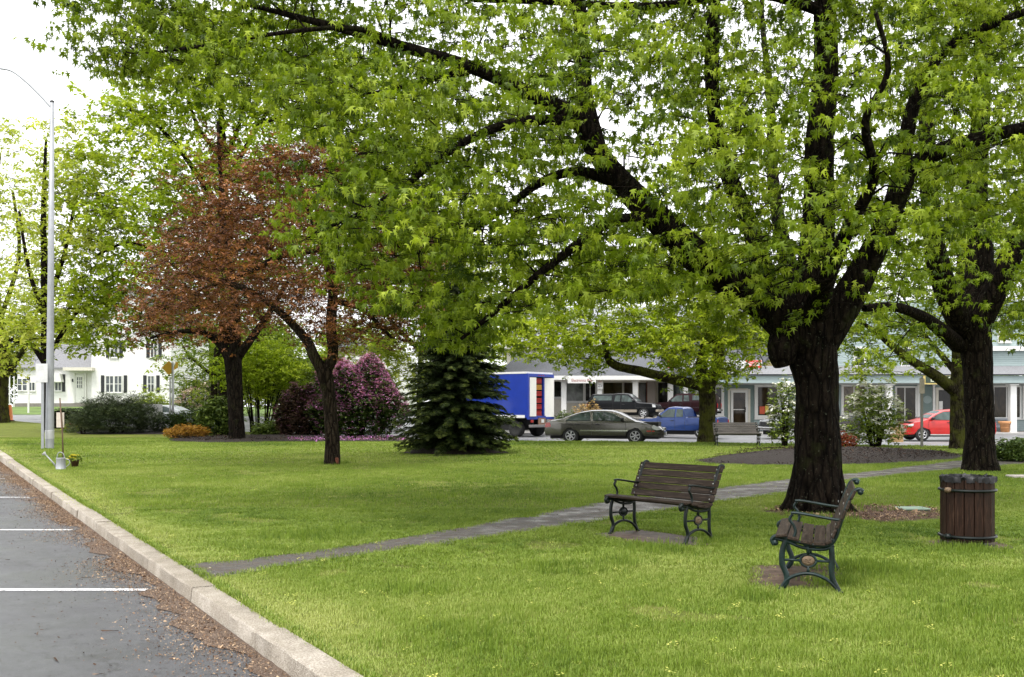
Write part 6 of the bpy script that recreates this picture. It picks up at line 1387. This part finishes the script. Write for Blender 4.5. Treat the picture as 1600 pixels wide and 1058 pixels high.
leaves_at(q2, t, leafmat("yellow_petals", (.6, .45, .01), (.85, .75, .05), .3, .5), small_leaf(), 1, .045, .01, .8, 6, -.2, name="blossom")
# no-parking style post seen from behind, right
g0 = ground_at(1440, 698); t = empty("road_sign", g0, 0, "narrow blank back of a sign on a slim grey post left of the red hatchback", "sign"); d = g0.y
m = MB(); m.prism([(-.03, 0), (-.045, 0), (-.045, -.04), (.045, -.04), (.045, 0), (.03, 0), (.03, -.03), (-.03, -.03)], 'z', -.05, P(0, 590, d).z - g0.z); m.build("post", plain("rusty_grey_post", (.2, .19, .17), .7), t)
MB().box(-.1, .09, -.065, -.045, P(0, 615, d).z - g0.z, P(0, 591.5, d).z - g0.z).build("plate", plain("tan_sign_back", (.42, .37, .31), .7), t, bevel=.004)
# tan board by white flowers
g0 = ground_at(1402, 691); d = g0.y; t = empty("notice_board", g0, R(-12), "tan plywood board leaning among the white flowers by the red hatchback", "board")
m = MB(); M = Matrix.Rotation(R(-8), 4, 'X'); m.box(-.28, .24, 0, .02, 0, .62, M=M); m.build("board", plain("tan_plywood", (.45, .28, .13), .7, var=.2), t)
m = MB(); m.box(-.24, -.2, .05, .2, 0, .5).box(.16, .2, .05, .2, 0, .5); m.build("prop", bark_mid, t)
# lid in the dirt, stone marker
g0 = ground_at(1433, 801); t = empty("utility_cover", (g0.x, g0.y, 0), R(2), "flat pale green utility box lid set in the bare dirt", "cover"); MB().box(-.2, .2, -.0, .34, -.05, .035).build("box", plain("dark_green_box", (.04, .07, .05), .6), t); MB().box(-.21, .21, -.01, .35, .036, .06).build("lid", plain("pale_green_lid", (.24, .33, .25), .5), t, bevel=.008)
g0 = ground_at(1597, 747); t = empty("stone_marker", (g0.x, g0.y, 0), R(2), "flat pale stone slab in the grass at the right edge", "stone"); MB().box(-.2, .3, 0, .35, -.05, .06).build("slab", plain("pale_stone", (.4, .36, .33), .85, bmp=.4), t, bevel=.02)
# yellow warning sign on pole, cabinet, barrel, white post
d = 62; g0 = Vector(((270 - 800) / F * d, d, float(lawn_z((270 - 800) / F * d, d)))); t = empty("warning_sign", g0, 0, "yellow diamond sign turned aside on a grey pole by the white car", "sign")
MB().tube([(0, 0, -.05), (0, 0, P(0, 566, d).z - g0.z)], .07, 10).build("post", alu, t, smooth=2); MB().tube([(-.17, .02, -.05), (-.17, .02, P(0, 590, d).z - g0.z)], .05, 8).build("post", alu, t, smooth=2)
yel = plain("yellow_sign_face", (.75, .42, .02), .5, var=.08); M = Matrix.Translation((-.2, -.1, P(0, 575, d).z - g0.z)) @ Matrix.Rotation(R(35), 4, 'Z') @ Matrix.Rotation(R(45), 4, 'Y'); MB().box(-.31, .31, -.01, .01, -.31, .31, M=M).build("plate", yel, t); MB().box(.18, .34, -.1, -.08, P(0, 575, d).z - g0.z, P(0, 566, d).z - g0.z).build("plate", yel, t)
d = 59; g0 = Vector(((235 - 800) / F * d, d, float(lawn_z((235 - 800) / F * d, d)))); t = empty("utility_cabinet", g0, 0, "white metal utility cabinet rising behind the broad needled shrub", "cabinet"); MB().box(-.5, .5, 0, .6, 0, 1.45).build("body", plain("cabinet_white", (.55, .54, .52), .6), t, bevel=.03); MB().box(-.42, -.01, -.02, -.003, .15, 1.3).build("door", plain("cabinet_white"  , (.55, .54, .52)), t); MB().box(.01, .42, -.02, -.003, .15, 1.3).build("door", MATS["cabinet_white"], t)
d = 69; g0 = Vector(((14 - 800) / F * d, d, float(lawn_z((14 - 800) / F * d, d)))); t = empty("traffic_barrel", g0, 0, "orange traffic barrel right of the far left trunk", "barrel"); MB().lathe([(0, 0), (.3, 0), (.3, .08), (.25, .1), (.24, .4), (.22, .42), (.21, .8), (.19, .82), (.18, 1.08), (.08, 1.1), (0, 1.1)], (0, 0, 0), 18).build("body", plain("orange_plastic", (.7, .2, .04), .5), t, smooth=2); MB().lathe([(.34, 0), (.34, .07), (.31, .075)], (0, 0, 0), 18).build("base_ring", tyre_m, t)
d = 81; g0 = Vector(((44.5 - 800) / F * d, d, float(quad(-38, 81)) - .02)); t = empty("lantern_post", g0, 0, "white garden post with a crossbar and small lantern before the house wing", "post"); m = MB(); m.box(-.06, .06, -.06, .06, 0, P(0, 594, d).z - g0.z).box(-.3, .3, -.04, .04, P(0, 616, d).z - g0.z, P(0, 614, d).z - g0.z); m.build("post", whitep, t); MB().box(-.09, .09, -.09, .09, P(0, 594, d).z - g0.z, P(0, 589, d).z - g0.z).build("lantern", trim_m, t)
# porch bench and terracotta planter
zf_ = GS.o.z + GS.Z(679.5, -.35)
bx0 = GS.o.x + GS.X(1571, 1.6); t = empty("porch_bench", (bx0, 59.5 + 1.6, zf_), 0, "pale grey slat-backed bench on the shop porch behind the terracotta planter", "bench"); pb = plain("pale_grey_bench", (.33, .36, .4), .6)
m = MB(); m.box(-.72, .72, .42, .46, .84, .93).box(-.72, .72, .42, .46, .44, .5)
for k in range(12): m.box(-.68 + k * .118, -.63 + k * .118, .43, .45, .501, .839)
m.build("backrest", pb, t); MB().box(-.74, .74, .0, .46, .40, .438).build("seat", pb, t)
for sx in (-.7, .64):
    for sy in (.0, .4): MB().box(sx, sx + .06, sy, sy + .06, 0, .4).build("leg", pb, t)
    MB().box(sx, sx + .06, -.02, .42, .62, .66).box(sx, sx + .06, .0, .05, .439, .619).build("armrest", pb, t)
gx_ = GS.o.x + GS.X(1570.5, .3); t = empty("terracotta_planter", (gx_, 59.8, zf_), 0, "large terracotta planter standing in front of the porch bench", "planter")
MB().lathe([(0, 0), (.22, 0), (.29, .62), (.37, .64), (.38, .78), (.33, .785), (.3, .7), (0, .68)], (0, 0, 0), 24).build("pot", plain("terracotta", (.55, .27, .12), .8), t, smooth=2); MB().lathe([(.262, .38), (.275, .4), (.268, .42)], (0, 0, 0), 24).build("band", MATS["terracotta"], t, smooth=2); MB().lathe([(0, .69), (.3, .7)], (0, 0, 0), 20).build("soil", mulm, t)
